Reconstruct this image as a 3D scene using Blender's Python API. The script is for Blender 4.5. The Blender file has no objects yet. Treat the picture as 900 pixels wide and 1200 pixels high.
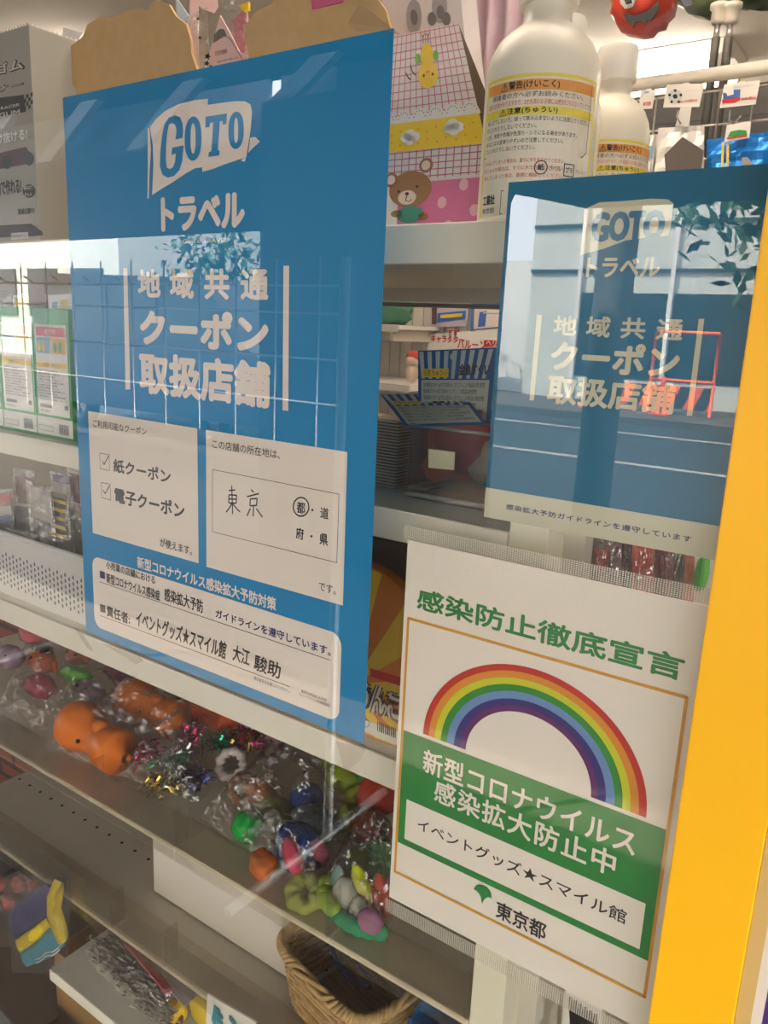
import bpy, bmesh, math, random
from mathutils import Vector, Matrix
random.seed(7)
SC = bpy.context.scene
COL = SC.collection
PI = math.pi

# ------------------------------------------------------------------ camera, world, sun, exposure
F = 926.0                                       # focal length in pixels of the 900x1200 frame
CAM = Vector((0.693437, -0.462177, 1.272362))
RW = ((0.817839, 0.573780, 0.043767), (0.164375, -0.160048, -0.973327), (-0.551471, 0.803219, -0.225209))
cd = bpy.data.cameras.new('camera'); cam = bpy.data.objects.new('camera', cd); COL.objects.link(cam)
cd.sensor_fit = 'HORIZONTAL'; cd.sensor_width = 36.0; cd.lens = 36.0 * F / 900.0
cd.clip_start = 0.01; cd.clip_end = 200
r0, r1, r2 = (Vector(r) for r in RW)
m = Matrix((r0, -r1, -r2)).transposed().to_4x4(); m.translation = CAM
cam.matrix_world = m
SC.camera = cam

W = bpy.data.worlds.new('sky'); SC.world = W; W.use_nodes = True
nt = W.node_tree; bg = nt.nodes['Background']
sky = nt.nodes.new('ShaderNodeTexSky'); sky.sky_type = 'HOSEK_WILKIE'; sky.turbidity = 4.0
sky.sun_direction = Vector((-0.35, 0.45, 0.8)).normalized(); sky.ground_albedo = 0.3
mx = nt.nodes.new('ShaderNodeMixRGB'); mx.inputs[0].default_value = 0.85
mx.inputs[2].default_value = (0.79, 0.785, 0.80, 1)
nt.links.new(sky.outputs[0], mx.inputs[1]); nt.links.new(mx.outputs[0], bg.inputs[0])
bg.inputs[1].default_value = 5.0

sl = bpy.data.lights.new('sun', 'SUN'); sl.energy = 14.0; sl.angle = 0.01; sl.color = (1.0, 0.92, 0.78)
sun = bpy.data.objects.new('sun', sl); COL.objects.link(sun)
sun.rotation_euler = Vector((-0.35, 0.45, 0.8)).to_track_quat('Z', 'Y').to_euler()

SC.view_settings.view_transform = 'Standard'; SC.view_settings.look = 'None'
SC.view_settings.gamma = 1.0; SC.view_settings.use_curve_mapping = False
SC.view_settings.exposure = 1.82
SC.cycles.use_denoising = True
SC.cycles.max_bounces = 10; SC.cycles.transparent_max_bounces = 40
SC.cycles.caustics_reflective = False; SC.cycles.caustics_refractive = False
SC.cycles.sample_clamp_indirect = 4.0

def at(u, v, y):
    """the point of the vertical plane y (metres behind the glass) seen at a photo pixel"""
    d = r0 * ((u - 450) / F) + r1 * ((v - 600) / F) + r2
    return CAM + d * ((y - CAM.y) / d.y)

# ------------------------------------------------------------------ materials
def lin(c): 
    return tuple(((x / 255 / 12.92) if x / 255 <= 0.04045 else ((x / 255 + 0.055) / 1.055) ** 2.4) for x in c)
MATS = {}
def mat(name, rgb, rough=0.5, metal=0.0, noise=0.0, scale=30.0, spec=0.5, emit=0.0, trans=0.0, coat=0.0, bump=0.0, sss=0.0):
    if name in MATS: return MATS[name]
    mt = bpy.data.materials.new(name); mt.use_nodes = True
    n = mt.node_tree; p = n.nodes['Principled BSDF']
    c = lin(rgb) + (1,)
    p.inputs['Base Color'].default_value = c
    p.inputs['Roughness'].default_value = rough; p.inputs['Metallic'].default_value = metal
    p.inputs['Specular IOR Level'].default_value = spec
    p.inputs['Coat Weight'].default_value = coat
    if trans: p.inputs['Transmission Weight'].default_value = trans
    if sss:
        p.inputs['Subsurface Weight'].default_value = sss; p.inputs['Subsurface Radius'].default_value = (.01, .01, .01)
    if emit:
        p.inputs['Emission Color'].default_value = c; p.inputs['Emission Strength'].default_value = emit
    if noise or bump:
        tc = n.nodes.new('ShaderNodeTexCoord'); nz = n.nodes.new('ShaderNodeTexNoise')
        nz.inputs['Scale'].default_value = scale; nz.inputs['Detail'].default_value = 4
        n.links.new(tc.outputs['Object'], nz.inputs['Vector'])
        if noise:
            r = n.nodes.new('ShaderNodeMixRGB'); r.blend_type = 'MULTIPLY'; r.inputs[1].default_value = c
            rp = n.nodes.new('ShaderNodeValToRGB')
            rp.color_ramp.elements[0].color = (1 - noise,) * 3 + (1,); rp.color_ramp.elements[1].color = (1, 1, 1, 1)
            rp.color_ramp.elements[0].position = .35; rp.color_ramp.elements[1].position = .65
            r.inputs[0].default_value = 1
            n.links.new(nz.outputs[0], rp.inputs[0]); n.links.new(rp.outputs[0], r.inputs[2]); n.links.new(r.outputs[0], p.inputs['Base Color'])
        if bump:
            b = n.nodes.new('ShaderNodeBump'); b.inputs['Strength'].default_value = bump; b.inputs['Distance'].default_value = .004
            n.links.new(nz.outputs[0], b.inputs['Height']); n.links.new(b.outputs[0], p.inputs['Normal'])
    MATS[name] = mt; return mt

def film(name, rgb=(255, 255, 255), gloss=0.12, rough=0.08, haze=0.0, hazecol=(220, 215, 205), bump=0.0, scale=60.0, edge=False):
    """thin clear sheet: light passes straight through, tinted, with a glossy share and some milkiness"""
    if name in MATS: return MATS[name]
    mt = bpy.data.materials.new(name); mt.use_nodes = True; n = mt.node_tree
    n.nodes.remove(n.nodes['Principled BSDF']); out = n.nodes['Material Output']
    t = n.nodes.new('ShaderNodeBsdfTransparent'); t.inputs[0].default_value = lin(rgb) + (1,)
    g = n.nodes.new('ShaderNodeBsdfGlossy'); g.inputs['Roughness'].default_value = rough
    mix = n.nodes.new('ShaderNodeMixShader')
    lw = n.nodes.new('ShaderNodeLayerWeight'); lw.inputs[0].default_value = 0.15
    ma = n.nodes.new('ShaderNodeMath'); ma.operation = 'MULTIPLY_ADD'; ma.inputs[1].default_value = 0.6 if edge else 0.25; ma.inputs[2].default_value = gloss * .4
    n.links.new(lw.outputs['Fresnel'], ma.inputs[0]); n.links.new(ma.outputs[0], mix.inputs[0])
    if haze:
        df = n.nodes.new('ShaderNodeBsdfDiffuse'); df.inputs[0].default_value = lin(hazecol) + (1,)
        m2 = n.nodes.new('ShaderNodeMixShader'); m2.inputs[0].default_value = haze
        n.links.new(t.outputs[0], m2.inputs[1]); n.links.new(df.outputs[0], m2.inputs[2]); n.links.new(m2.outputs[0], mix.inputs[1])
    else: n.links.new(t.outputs[0], mix.inputs[1])
    n.links.new(g.outputs[0], mix.inputs[2]); n.links.new(mix.outputs[0], out.inputs[0])
    if bump:
        tc = n.nodes.new('ShaderNodeTexCoord'); nz = n.nodes.new('ShaderNodeTexNoise'); nz.inputs['Scale'].default_value = scale
        b = n.nodes.new('ShaderNodeBump'); b.inputs['Strength'].default_value = bump; b.inputs['Distance'].default_value = .01
        n.links.new(tc.outputs['Object'], nz.inputs['Vector']); n.links.new(nz.outputs[0], b.inputs['Height']); n.links.new(b.outputs[0], g.inputs['Normal'])
    MATS[name] = mt; return mt

def glass_mat():
    mt = bpy.data.materials.new('window_glass'); mt.use_nodes = True; n = mt.node_tree
    n.nodes.remove(n.nodes['Principled BSDF']); out = n.nodes['Material Output']
    t = n.nodes.new('ShaderNodeBsdfTransparent'); t.inputs[0].default_value = (.955, .945, .935, 1)
    g = n.nodes.new('ShaderNodeBsdfGlossy'); g.inputs['Roughness'].default_value = 0.0
    mix = n.nodes.new('ShaderNodeMixShader'); fr = n.nodes.new('ShaderNodeFresnel'); fr.inputs[0].default_value = 1.5
    ge = n.nodes.new('ShaderNodeNewGeometry')
    m1 = n.nodes.new('ShaderNodeMath'); m1.operation = 'MULTIPLY_ADD'; m1.inputs[1].default_value = 1.75; m1.inputs[2].default_value = 0.0
    m2 = n.nodes.new('ShaderNodeMath'); m2.operation = 'SUBTRACT'; m2.inputs[0].default_value = 1.0
    m3 = n.nodes.new('ShaderNodeMath'); m3.operation = 'MULTIPLY'
    n.links.new(fr.outputs[0], m1.inputs[0]); n.links.new(ge.outputs['Backfacing'], m2.inputs[1])
    n.links.new(m1.outputs[0], m3.inputs[0]); n.links.new(m2.outputs[0], m3.inputs[1]); n.links.new(m3.outputs[0], mix.inputs[0])
    n.links.new(t.outputs[0], mix.inputs[1]); n.links.new(g.outputs[0], mix.inputs[2]); n.links.new(mix.outputs[0], out.inputs[0])
    return mt

# ------------------------------------------------------------------ mesh builder
class MB:
    def __init__(s): s.v = []; s.f = []; s.m = []; s.mats = []
    def mi(s, mt):
        if mt not in s.mats: s.mats.append(mt)
        return s.mats.index(mt)
    def add(s, vs, fs, mt):
        o = len(s.v); k = s.mi(mt)
        s.v += [tuple(v) for v in vs]; s.f += [tuple(i + o for i in f) for f in fs]; s.m += [k] * len(fs)
        return s
    def poly(s, pts, mt): return s.add(pts, [tuple(range(len(pts)))], mt)
    def box(s, x0, x1, y0, y1, z0, z1, mt, bev=0.0):
        if bev:
            bm = bmesh.new(); bmesh.ops.create_cube(bm, size=1)
            bmesh.ops.scale(bm, vec=(x1 - x0, y1 - y0, z1 - z0), verts=bm.verts)
            bmesh.ops.translate(bm, vec=((x0 + x1) / 2, (y0 + y1) / 2, (z0 + z1) / 2), verts=bm.verts)
            bmesh.ops.bevel(bm, geom=bm.edges[:], offset=bev, segments=2, profile=.5, affect='EDGES')
            return s.bm(bm, mt)
        v = [(x0, y0, z0), (x1, y0, z0), (x1, y1, z0), (x0, y1, z0), (x0, y0, z1), (x1, y0, z1), (x1, y1, z1), (x0, y1, z1)]
        return s.add(v, [(0, 3, 2, 1), (4, 5, 6, 7), (0, 1, 5, 4), (1, 2, 6, 5), (2, 3, 7, 6), (3, 0, 4, 7)], mt)
    def bm(s, bm, mt):
        bm.verts.index_update()
        s.add([v.co[:] for v in bm.verts], [[v.index for v in f.verts] for f in bm.faces], mt); bm.free(); return s
    def prism(s, pts, d, mt):
        """closed polygon pts (3D) swept along the vector d"""
        n = len(pts); d = Vector(d); a = [Vector(p) for p in pts]; b = [p + d for p in a]
        nrm = Vector((0, 0, 0))
        for i in range(n): nrm += a[i].cross(a[(i + 1) % n])
        if nrm.dot(d) > 0: a.reverse(); b.reverse()
        fs = [tuple(range(n)), tuple(range(2 * n - 1, n - 1, -1))]
        fs += [(i, i + n, (i + 1) % n + n, (i + 1) % n) for i in range(n)]
        return s.add(a + b, [f[::1] for f in fs], mt)
    def tube(s, path, r, mt, seg=8, close=False):
        P = [Vector(p) for p in path]; n = len(P); vs = []; fs = []
        rr = r if isinstance(r, (list, tuple)) else [r] * n
        up = None
        for i in range(n):
            t = (P[(i + 1) % n] - P[i - 1]) if close else (P[min(i + 1, n - 1)] - P[max(i - 1, 0)])
            t = t.normalized() if t.length > 1e-9 else Vector((0, 0, 1))
            if up is None or abs(up.dot(t)) > .98: up = Vector((0, 0, 1)) if abs(t.z) < .9 else Vector((1, 0, 0))
            a = t.cross(up).normalized(); b = t.cross(a).normalized(); up = -b
            for k in range(seg):
                an = 2 * PI * k / seg; vs.append(P[i] + (a * math.cos(an) + b * math.sin(an)) * rr[i])
        for i in range(n if close else n - 1):
            for k in range(seg):
                j = (i + 1) % n
                fs.append((i * seg + k, i * seg + (k + 1) % seg, j * seg + (k + 1) % seg, j * seg + k))
        if not close: fs += [tuple(range(seg)), tuple(range((n - 1) * seg, n * seg))[::-1]]
        return s.add(vs, fs, mt)
    def lathe(s, c, prof, mt, seg=40, sx=1.0, sy=1.0, cap=True):
        vs = []; fs = []; n = len(prof)
        for r, z in prof:
            for k in range(seg):
                a = 2 * PI * k / seg; vs.append((c[0] + r * math.cos(a) * sx, c[1] + r * math.sin(a) * sy, c[2] + z))
        for i in range(n - 1):
            for k in range(seg):
                fs.append((i * seg + k, i * seg + (k + 1) % seg, (i + 1) * seg + (k + 1) % seg, (i + 1) * seg + k))
        if cap: fs += [tuple(range(seg))[::-1], tuple(range((n - 1) * seg, n * seg))]
        return s.add(vs, fs, mt)
    def blob(s, c, r, mt, sub=3, jit=0.0, fr=3.0, seed=0, rot=None, pinch=None):
        """rounded lump: icosphere scaled by r=(rx,ry,rz), roughened, rotated"""
        bm = bmesh.new(); bmesh.ops.create_icosphere(bm, subdivisions=sub, radius=1)
        from mathutils import noise
        R = rot.to_matrix() if rot else Matrix.Identity(3)
        for v in bm.verts:
            k = 1 + jit * noise.noise(v.co * fr + Vector((seed * 7.3, seed * 1.7, 0)))
            if pinch: k *= pinch(v.co)
            v.co = R @ Vector((v.co.x * r[0] * k, v.co.y * r[1] * k, v.co.z * r[2] * k)) + Vector(c)
        return s.bm(bm, mt)
    def torus(s, c, R, r, mt, rot=None, bumps=0, amp=0.0, seg=40, ring=10):
        M = rot.to_matrix() if rot else Matrix.Identity(3); vs = []; fs = []
        for i in range(seg):
            a = 2 * PI * i / seg; k = 1 + (amp * math.cos(bumps * a) if bumps else 0)
            for j in range(ring):
                b = 2 * PI * j / ring
                p = Vector(((R + r * k * math.cos(b)) * math.cos(a), (R + r * k * math.cos(b)) * math.sin(a), r * k * math.sin(b)))
                vs.append(M @ p + Vector(c))
        for i in range(seg):
            for j in range(ring):
                fs.append((i * ring + j, ((i + 1) % seg) * ring + j, ((i + 1) % seg) * ring + (j + 1) % ring, i * ring + (j + 1) % ring))
        return s.add(vs, fs, mt)
    def sheet(s, fn, nu, nv, mt):
        vs = [fn(i / nu, j / nv) for j in range(nv + 1) for i in range(nu + 1)]
        fs = [(j * (nu + 1) + i, j * (nu + 1) + i + 1, (j + 1) * (nu + 1) + i + 1, (j + 1) * (nu + 1) + i) for j in range(nv) for i in range(nu)]
        return s.add(vs, fs, mt)
    def stroke(s, pts, w, fn, mt, close=False):
        """flat pen line of width w through 2D points, placed by fn(a, b)"""
        P = [Vector(p[:2]) for p in pts]
        if close: P = P + [P[0]]
        for a, b in zip(P, P[1:]):
            t = (b - a)
            if t.length < 1e-9: continue
            nrm = Vector((-t.y, t.x)).normalized() * w / 2
            s.poly([fn(*(a + nrm)), fn(*(a - nrm)), fn(*(b - nrm)), fn(*(b + nrm))], mt)
        for p in (P[1:-1] if not close else P[:-1]):
            s.poly([fn(p.x + w / 2 * math.cos(k * PI / 4), p.y + w / 2 * math.sin(k * PI / 4)) for k in range(8)], mt)
        return s
    def text(s, body, x0, z0, x1, z1, fn, mt, bold=0.0, shear=0.0, space=1.0):
        """lettering fitted into the box (x0,z0)-(x1,z1) of a surface fn(a,b)->point"""
        vs, fs = glyphs(body, space)
        if not vs: return s
        ax = min(v[0] for v in vs); bx = max(v[0] for v in vs); ay = min(v[1] for v in vs); by = max(v[1] for v in vs)
        b = bold * (z1 - z0)
        kx = (x1 - x0 - 2 * b) / max(bx - ax, 1e-6); kz = (z1 - z0 - 2 * b) / max(by - ay, 1e-6)
        q = [(x0 + b + (v[0] - ax) * kx, z0 + b + (v[1] - ay) * kz) for v in vs]
        if shear: q = [(x + shear * (z - z0), z) for x, z in q]
        offs = [(0, 0)] if not bold else [(b * math.cos(k * PI / 4), b * math.sin(k * PI / 4)) for k in range(8)]
        for k, (dx, dz) in enumerate(offs):
            s.add([(lambda p: p + (CAM - p).normalized() * 6e-6 * (k + 1))(Vector(fn(x + dx, z + dz))) for x, z in q], fs, mt)
        return s
    def build(s, name, parent=None, smooth=False, label=None, auto=None):
        me = bpy.data.meshes.new(name); me.from_pydata(s.v, [], s.f)
        for mt in s.mats: me.materials.append(mt)
        me.polygons.foreach_set('material_index', s.m)
        if smooth: me.polygons.foreach_set('use_smooth', [True] * len(s.f))
        me.update()
        if auto is not None:
            me.polygons.foreach_set('use_smooth', [True] * len(s.f)); me.set_sharp_from_angle(angle=math.radians(auto))
        o = bpy.data.objects.new(name, me); COL.objects.link(o)
        if parent is not None:
            o.parent = parent; o.matrix_parent_inverse = world_of(parent).inverted()
        if label: o['label'] = label
        return o
def world_of(o):
    mm = o.matrix_basis.copy()
    while o.parent is not None:
        mm = o.parent.matrix_basis @ o.matrix_parent_inverse @ mm; o = o.parent
    return mm

GL = {}
def glyphs(body, space=1.0):
    k = (body, space)
    if k not in GL:
        cu = bpy.data.curves.new('lettering', 'FONT'); cu.body = body; cu.size = 1; cu.resolution_u = 3; cu.space_character = space
        o = bpy.data.objects.new('lettering', cu); COL.objects.link(o)
        dg = bpy.context.evaluated_depsgraph_get(); me = bpy.data.meshes.new_from_object(o.evaluated_get(dg))
        GL[k] = ([v.co[:2] for v in me.vertices], [tuple(p.vertices) for p in me.polygons])
        bpy.data.meshes.remove(me); bpy.data.objects.remove(o); bpy.data.curves.remove(cu)
    return GL[k]

def thing(name, label, cat, loc=(0, 0, 0), group=None):
    o = bpy.data.objects.new(name, None); COL.objects.link(o); o.location = loc; o.empty_display_size = .02
    return tag(o, label, cat, group)
def tag(o, label, cat, group=None):
    o['label'] = label; o['category'] = cat
    if group: o['group'] = group
    return o
def struct(o): o['kind'] = 'structure'; return o
def dup(root, delta, label, rot=0.0, group=None, mats=None):
    """a copy of a thing with copies of its parts, moved by delta"""
    r = root.copy(); COL.objects.link(r); r.location = Vector(root.location) + Vector(delta); r.rotation_euler = (0, 0, rot)
    r['label'] = label
    if group: r['group'] = group
    for c in root.children:
        k = c.copy(); COL.objects.link(k); k.parent = r
        for g in c.children:
            h = g.copy(); COL.objects.link(h); h.parent = k
    return r

# ------------------------------------------------------------------ the shop room
GX0, GX1, GZ0, GZ1 = -1.7, 1.1, 0.29, 2.2
white_wall = mat('wall_paint', (214, 208, 198), .7, noise=.06, scale=3)
cream = mat('cream_metal', (236, 229, 213), .38, noise=.04, scale=8)
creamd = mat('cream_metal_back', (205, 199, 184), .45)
def tiled(name, c1, c2, cm, sx, mort=.012, wd=.5, ht=.5, off=0.0, rough=.4):
    mt = mat(name, c1, rough); n = mt.node_tree; p = n.nodes['Principled BSDF']
    b = n.nodes.new('ShaderNodeTexBrick'); tc = n.nodes.new('ShaderNodeTexCoord')
    b.inputs['Color1'].default_value = lin(c1) + (1,); b.inputs['Color2'].default_value = lin(c2) + (1,); b.inputs['Mortar'].default_value = lin(cm) + (1,)
    b.inputs['Scale'].default_value = sx; b.inputs['Mortar Size'].default_value = mort; b.inputs['Brick Width'].default_value = wd; b.inputs['Row Height'].default_value = ht; b.offset = off
    n.links.new(tc.outputs['Generated' if False else 'Object'], b.inputs['Vector']); n.links.new(b.outputs[0], p.inputs['Base Color'])
    return mt
floor_m = tiled('floor_tiles', (196, 188, 174), (188, 180, 166), (140, 132, 120), 1.0, .01, .45, .45)
struct(MB().box(-4.5, 2.0, 0.02, 3.4, -.1, 0, floor_m).build('floor'))
struct(MB().box(-4.5, 2.0, -.02, 3.4, 2.3, 2.4, mat('ceiling_board', (224, 219, 212), .8, bump=.1, scale=60)).build('ceiling'))
slat = mat('slat_wall', (206, 199, 188), .55)
mb = MB().box(-4.5, 2.0, 3.3, 3.4, 0, 2.3, slat)
for k in range(90): mb.box(-4.4 + k * .07, -4.4 + k * .07 + .055, 3.29, 3.302, .0, 2.28, slat)
struct(mb.build('wall_back'))
struct(MB().box(-4.6, -4.5, 0, 3.4, 0, 2.3, white_wall).build('wall_left'))
struct(MB().box(2.0, 2.1, 0, 3.4, 0, 2.3, white_wall).build('wall_right'))
fac = mat('facade_panel', (150, 146, 140), .6)
mb = MB().box(-4.6, GX0, -.03, .02, 0, 2.4, fac).box(GX1, 2.1, -.03, .02, 0, 2.4, fac).box(GX0, GX1, -.03, .02, 0, GZ0, fac).box(GX0, GX1, -.03, .02, GZ1, 2.4, fac)
struct(mb.build('wall_front'))
struct(MB().box(GX0, GX1, -.004, .002, GZ0, GZ1, glass_mat()).build('window_1'))
# yellow painted door stile standing against the glass, tan vinyl edge beside it
yel = mat('yellow_vinyl', (242, 176, 0), .45, noise=.05, scale=6)
struct(MB().box(.6065, .6540, -.012, -.0045, GZ0, GZ1, yel, bev=.001).build('trim_1'))
struct(MB().box(.6542, .6625, -.010, -.0045, GZ0, GZ1, mat('tan_edge', (196, 160, 96), .6)).box(.6625, .668, -.009, -.0045, GZ0, GZ1, mat('frame_white', (216, 200, 186), .5)).build('trim_2'))
pl = bpy.data.lights.new('window_portal', 'AREA'); pl.shape = 'RECTANGLE'; pl.size = GX1 - GX0; pl.size_y = GZ1 - GZ0
po = bpy.data.objects.new('window_portal', pl); COL.objects.link(po); po.location = ((GX0 + GX1) / 2, -.008, (GZ0 + GZ1) / 2); po.rotation_euler = (PI / 2, 0, 0)
pl.cycles.is_portal = True

# ceiling fluorescent fixtures
tube_m = mat('lit_tube', (255, 242, 224), .4, emit=9.0)
fix_m = mat('fixture_white', (236, 233, 226), .4)
def fixture(x0, x1, y, label):
    t = thing('fluorescent_light', label, 'ceiling light', ((x0 + x1) / 2, y, 2.3), 'twin tube ceiling lights')
    b = MB(); b.prism([(x0, y - .14, 2.297), (x0, y - .06, 2.25), (x0, y + .06, 2.25), (x0, y + .14, 2.297)], (x1 - x0, 0, 0), fix_m).build('housing', t)
    for dy in (-.085, .085):
        q = MB().tube([(x0 + .04, y + dy, 2.222), (x1 - .04, y + dy, 2.222)], .016, tube_m, 12).build('tube', t, True)
    for x in (x0 + .01, x1 - .05):
        for dy in (-.085, .085): MB().box(x, x + .04, y + dy - .018, y + dy + .018, 2.2, 2.262, fix_m).build('lamp_holder', t)
fixture(-1.30, -.09, 2.78, 'lit twin tube ceiling light above the wire grid at the right')
fixture(-2.9, -2.1, 1.75, 'added twin tube fill light hidden behind the brown cloud shaped card')  # hidden lamp added to brighten the ceiling at the upper left
fixture(-.7, .9, .24, 'added unseen twin tube fill light over the window end of the shelf unit')  # out-of-view lamp added to brighten the bottles and upper shelf fronts
fixture(.75, 1.9, 2.78, 'lit twin tube ceiling light over the right end of the shop')

# ------------------------------------------------------------------ the street in front, seen mirrored in the glass
asph = mat('asphalt', (44, 44, 47), .85, noise=.25, scale=20)
pave = tiled('paving', (82, 75, 67), (77, 70, 62), (62, 57, 50), 1.0, .01, .3, .3, rough=.8)
struct(MB().box(-40, 20, -4, .0, -.15, -.0, pave).build('sidewalk'))
mb = MB().box(-40, 20, -13, -4, -.25, -.12, asph)
linew = mat('road_paint', (140, 138, 134), .8)
for y in (-11.6, -8.6): mb.box(-5.6, 6, y - .08, y + .08, -.119, -.115, linew)
struct(mb.build('road'))
struct(MB().box(-40, 20, -40, -13, -.15, 0, pave).build('far_sidewalk'))
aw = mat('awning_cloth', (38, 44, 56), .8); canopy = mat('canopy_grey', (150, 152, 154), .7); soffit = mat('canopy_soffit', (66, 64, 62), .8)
mb = MB().prism([(-12, -3.5, 2.42), (-12, -3.5, 1.82), (-1.36, -3.5, 1.87), (-1.3, -3.5, 1.99), (-.98, -3.5, 1.92), (-.9, -3.5, 1.90), (6, -3.5, 1.93), (6, -3.5, 2.42)], (0, -.03, 0), aw)
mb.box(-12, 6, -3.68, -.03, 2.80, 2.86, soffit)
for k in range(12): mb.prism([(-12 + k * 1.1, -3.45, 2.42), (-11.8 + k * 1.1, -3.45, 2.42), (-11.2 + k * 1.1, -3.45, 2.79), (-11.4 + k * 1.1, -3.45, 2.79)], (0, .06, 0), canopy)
sky_block = mat('sky_gap_blocker', (80, 86, 94), .8)
mb.box(-12, -3.9, -3.66, -3.63, 2.40, 2.86, sky_block).box(-2.6, 6, -3.66, -3.63, 2.40, 2.86, sky_block)  # panels added to close the sky gap and darken its mirror image
mb.box(-3.9, -3.15, -3.66, -3.63, 2.40, 2.86, mat('dim_sky_panel', (176, 184, 192), .8)).box(-3.05, -2.6, -3.66, -3.63, 2.56, 2.86, mat('dim_sky_panel', (176, 184, 192), .8))  # pale panels added in place of open sky, for a dimmer bright patch
struct(mb.build('shop_awning'))
struct(MB().box(-2.52, -1.28, -3.45, -2.9, 0, 2.42, mat('pillar_tile', (60, 60, 62), .6, noise=.1, scale=6)).build('street_pillar'))
bw = mat('far_wall_pale', (200, 204, 196), .7, noise=.06); bdk = mat('far_glass', (40, 52, 60), .15); bwd = mat('far_wall_white', (226, 226, 222), .7)
mb = MB().box(-7.0, 14, -22, -16, 0, 9, bw)
for k in range(9): mb.box(-5.8 + k * 1.9, -4.0 + k * 1.9, -16.06, -15.98, .5, 2.2, bdk); mb.box(-5.9 + k * 1.9, -5.82 + k * 1.9, -16.1, -15.9, 0, 6.2, bwd)
for z in (2.6, 3.5, 4.5, 5.4): mb.box(-7, 14, -16.1, -15.95, z, z + .07, bdk)
struct(mb.build('street_building'))
mb = MB().box(-8.2, -7.05, -19, -16.5, 0, 2.9, bwd)
mb.box(-18, -9.3, -19, -17, 0, 2.2, mat('house_wall', (186, 178, 166), .8)).prism([(-9.0, -17, 2.2), (-11, -17, 3.4), (-13, -17, 2.2)], (0, -3, 0), mat('house_roof', (96, 98, 106), .7))
mb.box(-9.4, -8.0, -15.6, -15.4, 0, 1.9, mat('stone_wall', (214, 212, 206), .8, noise=.3, scale=4))
mb.box(-30, -18.5, -20, -14, 0, 5.5, bw)
for k in range(5): mb.box(-29.5 + k * 2.2, -28 + k * 2.2, -14.02, -13.95, 1.2, 2.6, bdk)
struct(mb.build('street_houses'))

def gray(n, c, **k): return mat(n, c, **k)
def cone(x, y, label):
    t = thing('traffic_cone', label, 'cone', (x, y, 0), 'traffic cones across the road')
    o = mat('cone_orange', (240, 70, 20), .5)
    MB().box(x - .17, x + .17, y - .17, y + .17, 0, .03, o, .01).build('base', t)
    MB().lathe((x, y, .03), [(.13, 0), (.03, .62), (.02, .64)], o, 20).build('cone', t, True)
cone(-4.65, -14, 'orange traffic cone across the road mirrored left of the barrier')
cone(-3.35, -14, 'orange traffic cone across the road mirrored against the barrier')
t = thing('road_barrier', 'orange framed roadwork barrier across the road mirrored in the right poster', 'barrier', (-3, -14.4, 0))
o = mat('barrier_orange', (235, 96, 30), .5); k_ = mat('barrier_black', (40, 40, 42), .6)
mb = MB()
for a, b in (((-3.7, 0), (-3.7, 1.45)), ((-2.6, 0), (-2.6, 1.45)), ((-3.7, 1.45), (-2.6, 1.45)), ((-3.7, .6), (-2.6, .6))):
    mb.tube([(a[0], -14.4, a[1]), (b[0], -14.4, b[1])], .03, o)
mb.build('frame', t, True)
mb = MB().box(-4.6, -2.6, -14.45, -14.42, .1, .5, o)
for k in range(5): mb.poly([(-4.5 + k * .4, -14.41, .1), (-4.3 + k * .4, -14.41, .1), (-4.15 + k * .4, -14.41, .5), (-4.35 + k * .4, -14.41, .5)], k_)
mb.build('striped_board', t)
t = thing('utility_pole', 'grey utility pole on the kerb mirrored down the right poster', 'pole', (-1.1, -4.6, 0))
MB().tube([(-1.1, -4.6, 0), (-1.1, -4.6, 6)], .12, mat('pole_grey', (60, 64, 66), .7), 16).build('shaft', t, True)
MB().torus((-1.1, -4.6, 2.2), .125, .015, fix_m).build('band', t, True)
leaf = mat('street_leaves', (44, 84, 44), .6); bark = mat('street_bark', (70, 58, 48), .9)
def tree(x, y, zc, r, label, n, seed):
    rnd = random.Random(seed)
    t = thing('street_tree', label, 'tree', (x, y, 0), 'street trees')
    MB().tube([(x, y, 0), (x + .05, y, zc * .5), (x, y, zc + r * .3)], [.1, .08, .03], bark).tube([(x, y, zc * .8), (x + r * .5, y + .1, zc + r * .2)], [.05, .01], bark).tube([(x, y, zc * .8), (x - r * .5, y - .1, zc + r * .1)], [.05, .01], bark).build('trunk', t, True)
    mb = MB()
    for i in range(n):
        d = Vector((rnd.gauss(0, 1), rnd.gauss(0, 1), rnd.gauss(0, .8))).normalized() * r * rnd.uniform(.35, 1.1)
        c = Vector((x, y, zc)) + d; a = Vector((rnd.gauss(0, 1), rnd.gauss(0, 1), rnd.gauss(0, 1))).normalized(); b = a.cross(Vector((rnd.gauss(0, 1), rnd.gauss(0, 1), 1))).normalized()
        s_ = rnd.uniform(.05, .1)
        mb.poly([c - a * s_, c + b * s_ * .5, c + a * s_, c - b * s_ * .5], leaf)
    mb.build('crown', t)
tree(-.35, -6.5, 2.5, .95, 'leafy street tree mirrored at the right poster upper right', 900, 3)
tree(-9.6, -14.6, 2.6, 1.3, 'small bushy tree by the house across the road', 700, 5)
tree(-9.2, -9.0, 2.1, 1.0, 'street tree behind the parked van, mirrored in the left poster', 800, 8)
t = thing('parked_van', 'dark blue van parked at the kerb, mirrored in the left poster', 'van', (-7.2, -6.4, -.12))
van = mat('van_paint', (40, 48, 66), .3); 
pr_ = [(-9.2, .2), (-5.1, .2), (-5.0, .85), (-5.35, 1.05), (-5.95, 1.72), (-8.9, 1.78), (-9.2, 1.1)]
MB().prism([(x, -7.2, z) for x, z in pr_], (0, 1.6, 0), van).build('body', t)
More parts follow.
